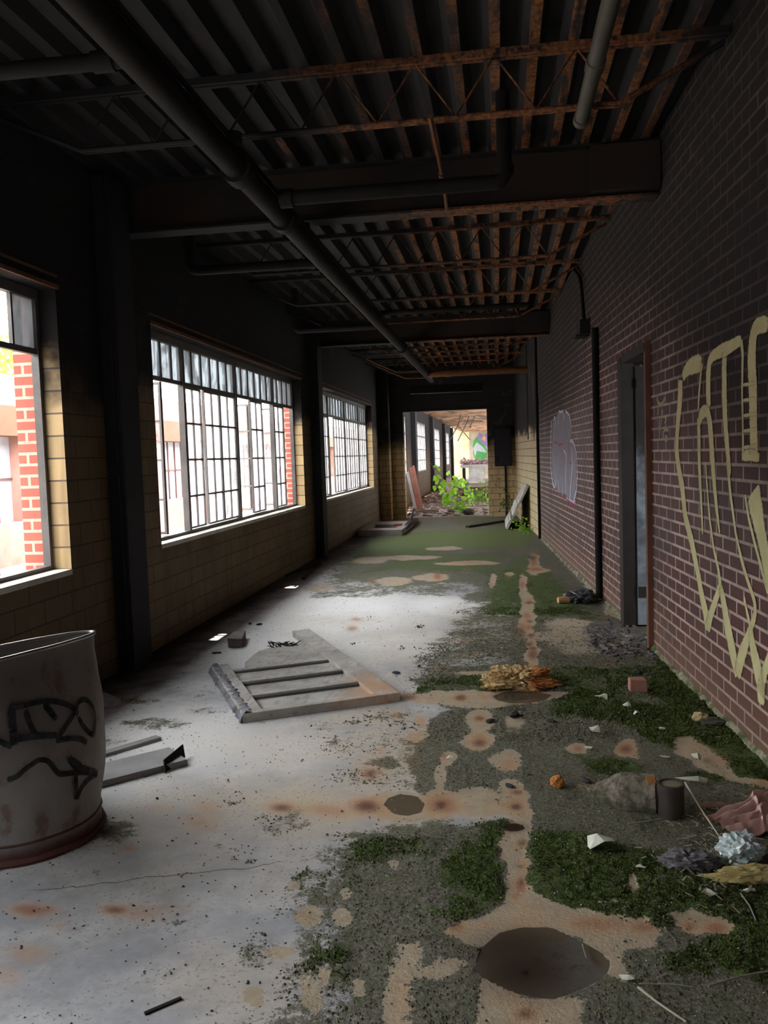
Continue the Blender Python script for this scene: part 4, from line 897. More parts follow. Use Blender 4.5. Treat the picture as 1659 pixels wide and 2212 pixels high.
# ------------------------------------------------------------------ the crushed drum
def drum():
    base = Vector((-1.85, 2.90)); C = Vector((-1.772, 2.615)); u = Vector((.42,.91)).normalized(); v = Vector((u.y, -u.x))
    def R_(th, z):
        c = base + Vector((math.cos(th), math.sin(th)))*.288
        d = Vector((math.cos(th), math.sin(th))); a = d.dot(u); b = d.dot(v)
        lens = C + u*(.450*a) + v*((.085 if b > 0 else .115)*b)*(1)
        t_ = smooth((z-.20)/.58)
        p = c*(1-t_) + lens*t_
        # dents
        p = p + d*.007*mn.noise((math.cos(th)*3, math.sin(th)*3, z*5))
        if .10 < z < .70 :
            p = p + d*.036*math.sin(math.pi*(z-.1)/.6)
        return Vector((p.x, p.y, z))
    return R_
DR = drum(); ND, NZ = 96, 40; HT = .755
t = thing('oil_drum', 'crushed grey steel drum with black sprayed letters and arrow', 'drum', (-1.85, 2.90, 0))
m = MB(); zs = [.012+(HT-.012)*i/NZ for i in range(NZ+1)]
th_ = [2*math.pi*k_/ND for k_ in range(ND)]
vs = [DR(a, z_) for z_ in zs for a in th_]; inn = [DR(a, z_) for z_ in zs[::-1] for a in th_]
cin = lambda p: Vector((p.x+( -1.82-p.x)*.012, p.y+(2.78-p.y)*.012, p.z))
vs += [cin(p) for p in inn]
rows = (NZ+1)*2; fs = [(i*ND+k_, i*ND+(k_+1) % ND, (i+1)*ND+(k_+1) % ND, (i+1)*ND+k_) for i in range(rows-1) for k_ in range(ND)]
m.add(vs, fs)
kk = NT('drum_paint'); pp = kk.pos(); nn1 = kk.noise(pp, 3, 5, sc3=(1,1,.5)); nn2 = kk.noise(pp, 12, 6, sc3=(1,1,.6))
cc = kk.mix(kk.ss(nn1, .35, .65), (.30,.285,.27), (.22,.20,.185)); cc = kk.mix(kk.math('MULTIPLY', kk.ss(nn2, .55, .68), .75), cc, (.15,.085,.055))
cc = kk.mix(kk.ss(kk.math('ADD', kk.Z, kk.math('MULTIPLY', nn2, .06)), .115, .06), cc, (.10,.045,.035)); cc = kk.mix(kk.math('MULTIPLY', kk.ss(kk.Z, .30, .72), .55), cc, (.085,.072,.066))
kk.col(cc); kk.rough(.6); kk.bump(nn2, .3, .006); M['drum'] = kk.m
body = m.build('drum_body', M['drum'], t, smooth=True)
def ring(z_, r, off, n=96):
    mb = MB(); pts = []
    for k_ in range(n+1):
        p = DR(2*math.pi*k_/n, z_); d = (Vector((p.x,p.y,0))-Vector((-1.83,2.8,0))).normalized(); pts.append(p+d*off)
    mb.tube(pts, r, 6, cap=False); return mb
ring(HT, .007, 0).build('top_rim', flat('worn_rim_steel', (.34,.31,.29), .4, metal=.6), t, smooth=True)
ring(.013, .013, .004).build('bottom_rim', flat('rusty_red_rim', (.13,.05,.04), .8), t, smooth=True)
ring(.075, .005, .0).build('bead', flat('rusty_red_bead', (.12,.05,.04), .8), t, smooth=True)
MB().lathe([(.275,.02),(.275,.03)], (-1.85,2.90,0), 48).build('drum_floor', M['rust_steel'], t)
def drum_hit(px, py):
    d = ray(px, py).normalized(); best = None
    for i in range(200, 420):
        q = EYE + d*(i*.01)
        if q.z > HT+.02 or q.z < 0: continue
        # inside test
        cx, cyv = -1.83, 2.83; th = math.atan2(q.y-cyv, q.x-cx)
        rmin = min(((DR(a, q.z)-Vector((cx,cyv,q.z))) for a in [th+k_*.06 for k_ in range(-12,13)]), key=lambda w: abs((math.atan2(w.y, w.x)-th+math.pi) % (2*math.pi)-math.pi))
        if math.hypot(q.x-cx, q.y-cyv) < math.hypot(rmin.x, rmin.y)+.006: return q
    return None
GD = lambda pts, w=8.5: [(p[0]/3.881, 1330+p[1]/3.881, (p[2] if len(p) > 2 else w)) for p in pts]
ds = [GD([(-20,1040),(70,1090,11),(110,1090,12)]), GD([(95,780,12),(105,900,11),(122,1085,12)]), GD([(80,785,11),(200,755),(360,715),(480,720),(580,750),(640,790)]), GD([(215,790),(235,870),(280,970),(305,1020)]),
      GD([(370,740,9),(420,800,11),(475,870,10)]), GD([(640,790),(590,880),(510,990),(480,1040)]), GD([(110,1040,11),(300,1010,11),(480,1000,10)]), GD([(470,1050,11),(560,1030),(680,1030),(730,1060,11)]),
      GD([(650,840),(645,740),(700,690),(760,720),(800,800),(805,900),(790,1000),(770,1005),(710,940),(655,850)]), GD([(60,1380,11),(130,1360),(230,1270),(330,1205),(400,1210),(440,1260),(490,1335),(600,1320),(760,1310)]),
      GD([(580,1180,11),(600,1240,12),(700,1290,13),(820,1320,12)]), GD([(630,1260),(640,1400),(640,1540,10)]), GD([(815,1325),(740,1370),(680,1450),(645,1540)]), GD([(600,1210,12),(690,1270,10)])]
okst = []
cache = {}
def place_drum(px, py):
    key = (round(px, 2), round(py, 2))
    q = drum_hit(px, py)
    if q is None: q = cache.get('last', Vector((-1.6,2.7,.4)))
    else: cache['last'] = q
    d = (EYE-q).normalized(); return q + d*.008
ribbon(ds, 'sprayed_tag', paint_mat('black_spray', (.018,.018,.022), .95), body, place_drum, lambda p: (Vector((p.x,p.y,0))-Vector((-1.83,2.83,0))).normalized(), wf_, .75)

# ------------------------------------------------------------------ fallen doors and loose boards
def local(o, ax, ay):
    return lambda u, v, z_=0.0: Vector(o)+Vector(ax)*u+Vector(ay)*v+Vector((0,0,z_))
def slab(mb, L, u0, u1, v0, v1, z0, z1):
    o = L(u0, v0, z0); mb.obox(o, L(u1, v0, z0)-o, L(u0, v1, z0)-o, (0,0,z1-z0))
A = FL(525,1563); B = FL(865,1515); ax = (B-A).normalized(); ay = Vector((-ax.y, ax.x, 0)); Wd = (B-A).length; L = local(A, ax, ay)
kw = NT('ashy_weathered_wood'); pp = kw.pos(); dvec = kw.scale(pp, (1,1,1)); nA = kw.noise(pp, 4, 5); nB = kw.noise(pp, 30, 4, sc3=(1,.3,1))
wc = kw.mix(kw.ss(nA, .3, .7), (.40,.375,.34), (.25,.23,.205)); wc = kw.mix(kw.math('MULTIPLY', kw.ss(nB, .5, .7), .5), wc, (.11,.10,.095))
orange = kw.math('MULTIPLY', kw.math('MULTIPLY', kw.ss(kw.X, -1.05, -.68), kw.ss(kw.Y, 5.35, 4.9)), kw.ss(nA, .25, .55)); wc = kw.mix(kw.math('MULTIPLY', orange, .85), wc, (.42,.22,.10))
kw.col(wc); kw.rough(.85); kw.bump(nB, .4, .004); M['ashwood'] = kw.m; M['moulding'] = flat('painted_shadow_strip', (.085,.08,.075), .9)  # the last material, keyed moulding, is a dark tone for painted shade under the rails
t = thing('fallen_door', 'broken panelled door lying flat on the bright part of the floor', 'door', tuple(A))
m = MB(); slab(m, L, 0, Wd, 0, .05, .0, .052); m.build('near_rail', M['ashwood'], t, bevel=.004)
m = MB(); slab(m, L, Wd-.14, Wd, .05, 2.00, .0, .050); m.build('right_stile', M['ashwood'], t, bevel=.004)
m = MB(); slab(m, L, 0, .115, .05, 1.16, .0, .052); ls = m.build('left_stile', M['ashwood'], t, bevel=.005)
m = MB(); vs = []; nu, nv = 7, 90
for j in range(nv+1):
    for i in range(nu+1):
        q_ = math.pi*i/nu; v_ = .0+1.16*j/nv; fold = .012*mn.noise((v_*26, i*.5, 0))+.008*mn.noise((v_*60, i, 3))
        rr_ = .032+fold; vs.append(L(.030-math.cos(q_)*(rr_+.012), v_, .004+math.sin(q_)*(rr_+.024)))
fs = [(j*(nu+1)+i, j*(nu+1)+i+1, (j+1)*(nu+1)+i+1, (j+1)*(nu+1)+i) for j in range(nv) for i in range(nu)]
m.add(vs, fs); m.build('burnt_edge', flat('sooty_crumpled_edge', (.20,.20,.215), .85, c2=(.07,.07,.08), scale=14, var=.5, bump=.4), ls, smooth=True)
vs_ = [.40, .74, 1.08, 1.30]
def vofpx(px, py): 
    p = FL(px, py, .04); return (p-A).dot(ay)
vr = [vofpx(648,1490), vofpx(615,1463), vofpx(590,1438)]
for i, v_ in enumerate(vr):
    m = MB(); slab(m, L, .115 if i < 2 else .03, Wd-.14, v_-.022, v_+.022, .0, .050 if i < 2 else .044); cr = m.build('cross_rail', M['ashwood'], t, bevel=.003); m = MB(); slab(m, L, .117, Wd-.142, v_-.040, v_-.022, .0, .040 if i < 2 else .036); m.build('shadow_strip', M['moulding'], cr)  # dark strip along each rail's near side stands in for its shadow line
m = MB(); prev = .05
for v_ in vr[:2]+[vr[2]]:
    slab(m, L, .115 if v_ != vr[2] else .10, Wd-.14, prev, v_-.022, .0, .026); prev = v_+.022
m.build('panel', M['ashwood'], t)
m = MB(); pts = [(.26,vr[2]+.05),(Wd-.14,vr[2]+.05),(Wd-.14,vr[2]+.62),(.62,vr[2]+.66),(.52,vr[2]+.60),(.40,vr[2]+.52),(.33,vr[2]+.40),(.24,vr[2]+.22),(.22,vr[2]+.10)]
n = len(pts); m.add([L(a_, b_, .002) for a_, b_ in pts]+[L(a_, b_, .030) for a_, b_ in pts], [tuple(range(n))[::-1], tuple(range(n, 2*n))]+[(i, (i+1) % n, n+(i+1) % n, n+i) for i in range(n)])
m.build('torn_panel', M['ashwood'], t)
m = MB(); rnd = random.Random(8)
for i in range(26):
    a_ = L(.50+rnd.random()*.18, vr[2]+.55+rnd.random()*.14, .034); m.tube([a_, a_+Vector((rnd.uniform(-.06,.06), rnd.uniform(-.05,.05), rnd.uniform(0,.03)))], [.006,.003], 5)
m.build('splinters', flat('char_splinters', (.03,.035,.03), .9), t)

# flat door frame in the distance by the left wall
m = MB(); A2 = Vector((-2.52, 14.55, 0)); L2 = local(A2, (1,0,0), (0,1,0)); t = thing('fallen_panel', 'grey panel with a square hole lying by the left wall near the end wall', 'door', tuple(A2))
for (u0,u1,v0,v1) in ((0,.80,0,.45),(0,.80,1.25,2.0),(0,.14,.45,1.25),(.64,.80,.45,1.25)): slab(m, L2, u0, u1, v0, v1, .0, .10)
m.build('panel_frame', flat('pale_dusty_wood', (.33,.29,.27), .85, scale=4), t)
m = MB(); slab(m, L2, .55, .68, .8, 1.05, .10, .13); tag(m.build('brick_fragment', flat('red_brick', (.34,.06,.045), .85), loc=tuple(L2(.6,.9,.1))), 'red brick fragment on the grey panel near the end wall', 'brick')
# charred branch at its end
m = MB(); a_ = FL(872,1150); b_ = FL(900,1128)
rnd = random.Random(4)
m.tube([a_+Vector((0,0,.05)), (a_+b_)/2+Vector((0,0,.09)), b_+Vector((0,0,.05))], [.04,.06,.04], 8); m.tube([(a_+b_)/2+Vector((0,0,.08)), (a_+b_)/2+Vector((.05,.3,.36))], [.03,.008], 6)
tag(m.build('charred_branch', M['soot'], smooth=True), 'black charred branch at the corner of the grey panel', 'branch')

# whitish door leaning at the side wall on its long edge
t0 = Vector((.045, 15.25, 0)); t1 = Vector((.045, 17.2, 0)); topd = Vector((.40, .0, .78))
t = thing('leaning_door', 'weathered white door leaning against the yellow side wall', 'door', tuple(t0))
ex = t1-t0; ez = topd; nr = ex.cross(ez).normalized()
if nr.x < 0: nr = -nr
o = t0 + Vector((0.06,0,.015))
M['whitewood'] = flat('flaking_white_paint', (.52,.50,.45), .8, c2=(.25,.23,.20), scale=7, var=.4, bump=.4)
MB().obox(o, ex, ez, nr*.035).build('leaf', M['whitewood'], t)
for k_, (a_, b_) in enumerate(((.0,.16),(.42,.56),(.84,1.0))): MB().obox(o+ez*a_-nr*.012, ex, ez*(b_-a_), nr*.012).build('rail', M['whitewood'], t)
MB().obox(o+ez*.24-nr*.014, ex, ez*.045, nr*.014).build('moulding', flat('brown_moulding', (.18,.14,.10), .8), t)

# planks behind the drum
M['plank'] = flat('grey_ashen_plank', (.27,.26,.255), .85, c2=(.16,.15,.145), scale=5, bump=.3)
def plank(a, b, w, h, label, mat=None, name='plank'):
    a = Vector(a); b = Vector(b); m = MB(); m.bar(a+Vector((0,0,h/2)), b+Vector((0,0,h/2)), w, h)
    return tag(m.build(name, mat or M['plank'], loc=tuple((a+b)/2), bevel=.002), label, 'plank', 'loose planks on the floor')
plank(FL(120,1665), FL(343,1597), .05, .018, 'thin grey batten behind the drum, the farther of two')
a_ = FL(60,1722); b_ = FL(385,1640); plank(a_, b_, .22, .030, 'wide grey board behind the drum, the nearer of two')
m = MB(); a_ = FL(355,1672); b_ = FL(398,1640); m.add([a_+Vector((0,0,.004)), b_+Vector((0,0,.01)), b_+Vector((-.02,.03,.06)), a_+Vector((-.02,.04,.05)), a_+Vector((0.006,0,.004)), b_+Vector((.006,0,.01)), b_+Vector((-.014,.03,.062)), a_+Vector((-.014,.04,.052))],
    [(0,1,2,3),(7,6,5,4),(0,4,5,1),(3,2,6,7),(0,3,7,4),(1,5,6,2)]); tag(m.build('bent_metal_strip', M['soot_steel']), 'bent black strip at the end of the wide grey board', 'scrap')
m = MB(); a_ = FL(232,1522); m.add([a_+Vector((-.09,-.03,0)), a_+Vector((.07,-.05,0)), a_+Vector((.08,.02,0)), a_+Vector((-.05,.08,0)), a_+Vector((-.08,-.02,.05)), a_+Vector((.06,-.04,.025)), a_+Vector((.07,.02,.03)), a_+Vector((-.05,.07,.055))],
    [(3,2,1,0),(4,5,6,7),(0,1,5,4),(1,2,6,5),(2,3,7,6),(3,0,4,7)]); tag(m.build('tile_shard', flat('grey_shard', (.36,.36,.34), .7)), 'grey tile shard on the floor just right of the drum rim', 'shard')
plank(FL(620,1245), FL(690,1218), .05, .02, 'burnt slat by the left wall, the nearer of two', M['soot_steel']); plank(FL(655,1252), FL(688,1222), .04, .025, 'burnt slat by the left wall, the farther of two', M['soot_steel'])
plank(FL(312,2192), FL(392,2158), .012, .006, 'thin dark stick at the bottom left of the floor', M['soot_steel'], 'stick')
# brick lumps
def lump(c, size, rot, mat, name, label, cat, grp=None, jit=.004, seed=1, holes=False):
    rr = random.Random(seed); hx, hy, hz_ = size[0]/2, size[1]/2, size[2]
    me_ = MB(); vs = [(x_*hx+rr.uniform(-jit,jit), y_*hy+rr.uniform(-jit,jit), (z_)*hz_+ (rr.uniform(-jit,jit) if z_ else 0)) for z_ in (0,1) for x_, y_ in ((-1,-1),(1,-1),(1,1),(-1,1))]
    ca, sa = math.cos(rot), math.sin(rot); vs = [(c.x+a*ca-b*sa, c.y+a*sa+b*ca, c.z+d) for a, b, d in vs]
    me_.add(vs, [(3,2,1,0),(4,5,6,7),(0,1,5,4),(1,2,6,5),(2,3,7,6),(3,0,4,7)]); return tag(me_.build(name, mat, loc=tuple(c), bevel=.006), label, cat, grp)
c = FL(513,1389); lump(c, (.105,.30,.07), .22, flat('sooty_block', (.20,.18,.165), .85, c2=(.06,.055,.05)), 'concrete_block', 'sooty concrete block beside the bright sun spots', 'block', jit=.008)
c = FL(1377,1492); lump(c, (.095,.075,.075), .1, flat('dusty_pink_brick', (.36,.17,.13), .85), 'half_brick', 'reddish half brick standing on the moss at right', 'brick')
lump(FL(468,1411), (.06,.03,.01), .2, M['soot'], 'char_chip', 'small black chip in front of the concrete block', 'debris', jit=.003)

# ------------------------------------------------------------------ crumpled things
def crumple(c, size, seed, mat, name, label, cat, grp=None, freq=3.0, amp=.45, sub=4, sharp=True, rot=0):
    import bmesh
    bm = bmesh.new(); bmesh.ops.create_icosphere(bm, subdivisions=sub, radius=1)
    for v in bm.verts:
        p = v.co.copy(); q = p*freq+Vector((seed*7.1, seed*3.3, 0))
        d = (1-2.2*abs(mn.noise(q)))*.5+(.5-abs(mn.noise(q*2.1)))*.45+(.4-abs(mn.noise(q*4.3+Vector((3,1,2)))))*.35
        r = .80+amp*.42*d + (.42 if amp > 1 else .18)*mn.noise(p*1.9+Vector((seed,0,0)))
        p = p*r; ca, sa = math.cos(rot), math.sin(rot); x_, y_ = p.x*size[0], p.y*size[1]
        v.co = Vector((x_*ca-y_*sa, x_*sa+y_*ca, max(-.0, (p.z*.9+.75)*size[2])))
    me_ = bpy.data.meshes.new(name); bm.to_mesh(me_); bm.free(); me_.materials.append(mat)
    o = bpy.data.objects.new(name, me_); COL.objects.link(o); o.location = c
    return tag(o, label, cat, grp)
kf2 = NT('yellowed_foam'); pp = kf2.pos(); oc = kf2.ss(kf2.math('ADD', kf2.X, kf2.math('MULTIPLY', kf2.noise(pp, 14, 3), .12)), .17, .25)
cc = kf2.mix(kf2.ss(kf2.noise(pp, 34, 4), .4, .6), (.66,.50,.26), (.26,.155,.05)); cc = kf2.mix(kf2.math('MULTIPLY', oc, .85), cc, (.42,.13,.025)); cc = kf2.mix(kf2.math('MULTIPLY', kf2.ss(kf2.Z, .035, .0), .7), cc, (.36,.14,.035)); kf2.col(cc); kf2.rough(.6)
crumple(FL(1118,1486), (.165,.085,.068), 2, kf2.m, 'crumpled_foam', 'crumpled yellow and orange rag behind the small puddle', 'rag', freq=5.5, amp=1.9, sub=5)
M['paper'] = flat('dirty_white_paper', (.60,.62,.50), .8, c2=(.35,.36,.28), var=.3, scale=20)
def scrap(px, py, w, l, seed, label, mat=None, name='paper_scrap', hgt=.012, grp='scraps of paper on the moss'):
    c = FL(px, py, .008); rr = random.Random(seed); n = 7; vs = []; a0 = rr.random()*6
    for i in range(n):
        q_ = a0+2*math.pi*i/n; r_ = rr.uniform(.6, 1.05); vs.append((c.x+math.cos(q_)*w/2*r_, c.y+math.sin(q_)*l/2*r_, c.z+rr.uniform(0, hgt)))
    cc = (c.x+rr.uniform(-.1,.1)*w, c.y+rr.uniform(-.1,.1)*l, c.z+hgt*rr.uniform(.6, 1.4)); v2 = vs+[cc]; lo = [(a, b, d-.002) for a, b, d in v2]
    m = MB(); m.add(v2+lo, [(i, (i+1) % n, n) for i in range(n)]+[(n+1+(i+1) % n, n+1+i, 2*n+1) for i in range(n)]+[(i, n+1+i, n+1+(i+1) % n, (i+1) % n) for i in range(n)])
    return tag(m.build(name, mat or M['paper'], loc=tuple(c)), label, 'paper', grp)
SCR = [(1295,1828,.13,.10,'pale crumpled paper on the dark moss at centre right',.035),(1290,1583,.10,.10,'pale crinkled paper right of the small puddle',.03),(1298,1510,.09,.05,'torn white paper near the half brick',.03),
       (1505,1640,.05,.06,'small square of white card near the brick wall',.03),(1430,1573,.06,.03,'narrow white scrap on moss below the brick wall',.006),(1435,1635,.06,.03,'white scrap left of the square white card',.008),
       (1376,1543,.05,.05,'thin curled white scrap above the dark wet floor',.02),(1385,1875,.05,.02,'pale chip below the grey rag',.01),(1535,1930,.05,.04,'yellowish scrap left of the yellow plastic',.01),
       (1355,2112,.05,.03,'white scrap just below the right rust patch',.008),(1620,1925,.05,.02,'white curl at the right edge of the floor',.01),(1272,1615,.05,.03,'greyish scrap by the round rust spot',.005),
       (975,1640,.05,.03,'curled rusty flake on the grey floor',.015),(1355,1525,.06,.03,'crumpled white bit under the half brick',.02),(1500,1690,.16,.04,'long yellow crumbly scrap above the standing can',.02),(1290,1495,.03,.02,'tiny white scrap by the puddle end',.004)]
for i, (x, y, w, l, lb, h) in enumerate(SCR): scrap(x, y, w, l, i+3, lb, hgt=h)
# litter heap at the right edge
def sheet(corners, seed, name, label, cat, mat, lift, ridges=9, nu=40, nv=24, tk=.003):
    c00, c10, c11, c01 = [FL(*p_) for p_ in corners]; vs = []; 
    for j in range(nv+1):
        for i in range(nu+1):
            a_, b_ = i/nu, j/nv; p = (c00*(1-a_)+c10*a_)*(1-b_)+(c01*(1-a_)+c11*a_)*b_
            edge = math.sin(math.pi*min(1,max(0,b_)))**.5*.6+.4
            h = lift*edge*(.45+.55*abs(math.sin(b_*ridges*1.57+.8*mn.noise((a_*2,b_*3,seed)))))+.012*mn.noise((a_*6,b_*9,seed))+.006
            p = p+Vector((.012*mn.noise((a_*5,b_*7,seed+3)), .012*mn.noise((a_*5,b_*7,seed+6)), max(.004,h)*(.5+.5*a_ if a_<.7 else 1))); vs.append(p)
    n1_ = len(vs); vs += [v_-Vector((0,0,tk)) for v_ in vs]; W_ = nu+1
    f1 = [(j*W_+i, j*W_+i+1, (j+1)*W_+i+1, (j+1)*W_+i) for j in range(nv) for i in range(nu)]
    m = MB(); m.add(vs, f1+[tuple(n1_+k_ for k_ in f_[::-1]) for f_ in f1]); o = m.build(name, mat, loc=tuple(c00), smooth=True); return tag(o, label, cat)
sheet([(1522,1778),(1668,1722),(1680,1812),(1575,1812)], 3, 'crinkled_sheet', 'pink crinkled plastic sheet at the right edge of the floor', 'plastic sheet', flat('pink_crinkled_plastic', (.46,.29,.25), .38, c2=(.30,.16,.13), var=.5, scale=9, specular=.6), .075, 8)
c = FL(1490,1872); crumple(c, (.075,.04,.03), 9, flat('dark_grey_rag', (.15,.14,.145), .9, c2=(.05,.05,.05)), 'grey_rag', 'furry grey rag lying on the moss', 'rag', freq=4, amp=1.8)
c = FL(1600,1855); crumple(c, (.06,.055,.045), 12, flat('blue_white_plastic', (.50,.56,.55), .3, c2=(.22,.34,.32), var=.4, scale=12, specular=.7), 'clear_plastic_bag', 'bluish clear plastic bag left of the right edge', 'bag', freq=4.4, amp=1.8)
c = FL(1620,1905); crumple(c, (.11,.03,.026), 15, flat('yellow_plastic', (.50,.42,.17), .4, c2=(.25,.19,.08), var=.4, scale=14, specular=.6), 'yellow_plastic_wrap', 'yellow plastic wrap in front of the bluish bag', 'wrapper', freq=4.6, amp=1.8, rot=.15)
c = FL(1530,1897); crumple(c, (.045,.010,.008), 19, flat('ivory_strip', (.48,.42,.27), .7), 'twisted_paper', 'twisted ivory strip left of the yellow plastic wrap', 'paper', freq=3, amp=.7)
c = FL(1545,1745); crumple(c, (.06,.03,.012), 22, flat('brown_leaf', (.26,.15,.11), .8), 'dead_leaf', 'brown curled leaf above the pink bag', 'leaf', freq=2, amp=.6)
# moss-covered log and can
c0, c1 = FL(1290,1735), FL(1415,1745)
klog = NT('mossy_bark'); pp = klog.pos(); klog.col(klog.mix(klog.ss(klog.noise(pp, 26, 5), .38, .62), (.25,.215,.17), (.10,.09,.06))); klog.rough(.95); klog.bump(klog.noise(pp, 80, 5), 1.0, .01)
t = thing('broken_log', 'earth-covered log stub lying beside the standing can', 'log', tuple((c0+c1)/2))
m = MB(); nn = 14; pts = [c0*(1-i/nn)+c1*(i/nn)+Vector((0, 0, .052+.004*mn.noise((i*.6,0,0)))) for i in range(nn+1)]; m.tube(pts, [.02+.058*min(1,(i+1)/7)+.004*mn.noise((i*.9,1,1)) for i in range(nn+1)], 20); m.build('bark', klog.m, t, smooth=True)
dd = (c1-c0).normalized(); m = MB(); m.tube([c1+Vector((0,0,.052)), c1+dd*.006+Vector((0,0,.052))], .062, 20); m.build('cut_end', flat('brown_cut_wood', (.20,.10,.045), .8, c2=(.10,.05,.03)), t)
m = MB().tube([c1-dd*.035+Vector((0,-.025,.105)), c1-dd*.002+Vector((0,-.02,.108))], [.03,.026], 14); m.build('orange_fungus', flat('orange_fungus', (.42,.20,.06), .8, scale=30), t, smooth=True)
c = FL(1450,1762); t = thing('rusty_can', 'short dark can standing upright beside the log', 'can', tuple(c))
MB().lathe([(.046,0),(.048,.01),(.048,.115),(.050,.122),(.050,.128),(.040,.128),(.038,.120)], c, 28).build('can_body', flat('dark_can_side', (.05,.042,.035), .6), t, smooth=True)
MB().lathe([(.036,.121),(.036,.124)], c, 28).build('can_lid', flat('tan_can_lid', (.24,.20,.12), .6), t)
# cup with dark bag
c = FL(1215,1304); t = thing('paper_cup', 'orange paper cup lying near the foot of the wall pipe', 'cup', tuple(c))
MB().tube([c+Vector((-.04,0,.032)), c+Vector((.06,.03,.036))], [.028,.036], 16).build('cup_body', flat('orange_cup', (.60,.38,.16), .7), t, smooth=True)
crumple(FL(1258,1300), (.125,.15,.06), 31, flat('black_plastic', (.05,.055,.06), .35, specular=.6), 'black_bag', 'flattened black plastic bag beside the orange cup', 'bag', freq=2.6, amp=1.6)
crumple(FL(1204,1700), (.030,.030,.030), 71, flat('orange_crust', (.50,.20,.05), .8), 'orange_chunk', 'bright orange crusty chunk on the floor left of the log', 'debris', freq=3, amp=.9, sub=3)
crumple(FL(1512,1560), (.035,.03,.03), 73, flat('straw_clump', (.42,.33,.16), .85), 'dry_clump', 'yellow dry clump at the foot of the brick wall', 'debris', freq=3.4, amp=1.4, sub=3)
crumple(FL(1540,1566), (.06,.03,.022), 74, flat('dark_leaf_clump', (.09,.085,.06), .9), 'leaf_clump', 'dark leaf clump right of the yellow dry clump', 'debris', freq=3, amp=1.4, sub=3)
crumple(FL(1402,1722), (.022,.014,.02), 76, flat('ochre_crumb', (.45,.25,.07), .85), 'ochre_crumb', 'small ochre crumb in front of the log end', 'debris', freq=3, amp=.8, sub=3)
# charred debris pieces around, each its own
deb = flat('char_debris', (.045,.042,.040), .9)
DB = [(1170,1480,.05),(1110,1548,.06),(1190,1560,.035),(1060,1560,.04),(1265,1690,.04),(750,1455,.03),(1375,1455,.06),(1400,1460,.04),(1340,1400,.05),(1100,1700,.03),(560,1350,.035),(540,1348,.03),(855,1455,.035),(905,1440,.02),(1010,1478,.02)]
for i, (x, y, s_) in enumerate(DB):
    crumple(FL(x, y), (s_*.8, s_*.5, s_*.30), 40+i, deb, 'charcoal_lump', ['black lump at the right end of the yellow rag','long black char piece left of the dark drip below the puddle','small black lump right of the dark drip','black sliver between the two round drip stains','black flake above the log','dark flake right of the fallen door','black lump above the half brick','small black lump above and right of the half brick','charred lump in front of the doorway','dark fragment in the drip line','black crumb behind the fallen door, right one','black crumb behind the fallen door, left one','oval dark flake beyond the fallen door corner','dark crumb on the bright slab','tiny dark crumb left of the yellow rag'][i], 'debris', 'charred lumps on the floor', freq=2.2, amp=.7, sub=2, rot=i*1.3)
# rubble in the doorway
rb = random.Random(12); rub = flat('doorway_rubble', (.14,.13,.12), .9, c2=(.05,.05,.05))
m = MB()
for i in range(260):
    s_ = D0+rb.uniform(-.25, .9); off_ = rb.uniform(-.05, .45)*(1-abs(s_-D0-.25)*.5); p = onwall(s_, 0, off_); r_ = rb.uniform(.006, .024)
    a_ = rb.uniform(0, 3.1); d = Vector((math.cos(a_), math.sin(a_), rb.uniform(-.2,.2)))*r_*rb.uniform(1,2.4); m.bar(p+Vector((0,0,r_*.4))-d, p+Vector((0,0,r_*.4))+d, r_, r_*.7)
tag(m.build('rubble', rub), 'dark rubble spilling out of the narrow doorway', 'rubble', kind='stuff')
# grit over the whole slab
m = MB(); rb = random.Random(77)
for i in range(5200):
    y = 1.55+rb.random()**1.5*9; x = rb.uniform(-2.3, 1.05); 
    if x > wall_x(y)-.03: continue
    if abs(x-.08) < .2 and 2.03 < y < 2.45: continue
    r_ = rb.uniform(.0012, .0042) if rb.random() < .93 else rb.uniform(.004, .007)
    p = Vector((x, y, r_*.5)); a = rb.uniform(0, 6.3); d = Vector((math.cos(a), math.sin(a), 0))*r_; e = Vector((-math.sin(a), math.cos(a), 0))*r_*rb.uniform(.4,1)
    m.add([p-d-e, p+d-e*.7, p+d*.6+e, p-d*.8+e*.8, p+Vector((0,0,r_*.9))], [(0,1,4),(1,2,4),(2,3,4),(3,0,4),(3,2,1,0)])
tag(m.build('grit', flat('dark_grit', (.09,.085,.075), .9)), 'dark grit and crumbs scattered over the slab', 'grit', kind='stuff')
m = MB()
for i in range(1500):
    y = 1.6+rb.random()**1.3*6; x = rb.uniform(-.9, 1.05)
    if x > wall_x(y)-.03: continue
    if abs(x-.08) < .2 and 2.03 < y < 2.45: continue
    r_ = rb.uniform(.0012, .0038); p = Vector((x, y, .006+r_*.4)); a = rb.uniform(0, 6.3); d = Vector((math.cos(a), math.sin(a), .2))*r_; e = Vector((-math.sin(a), math.cos(a), 0))*r_*.6
    m.add([p-d-e, p+d-e*.7, p+d*.6+e, p-d*.8+e*.8, p+Vector((0,0,r_*.6))], [(0,1,4),(1,2,4),(2,3,4),(3,0,4),(3,2,1,0)])
tag(m.build('flakes', flat('pale_flakes', (.55,.54,.46), .8)), 'pale paint flakes scattered over moss and soil', 'flakes', kind='stuff')
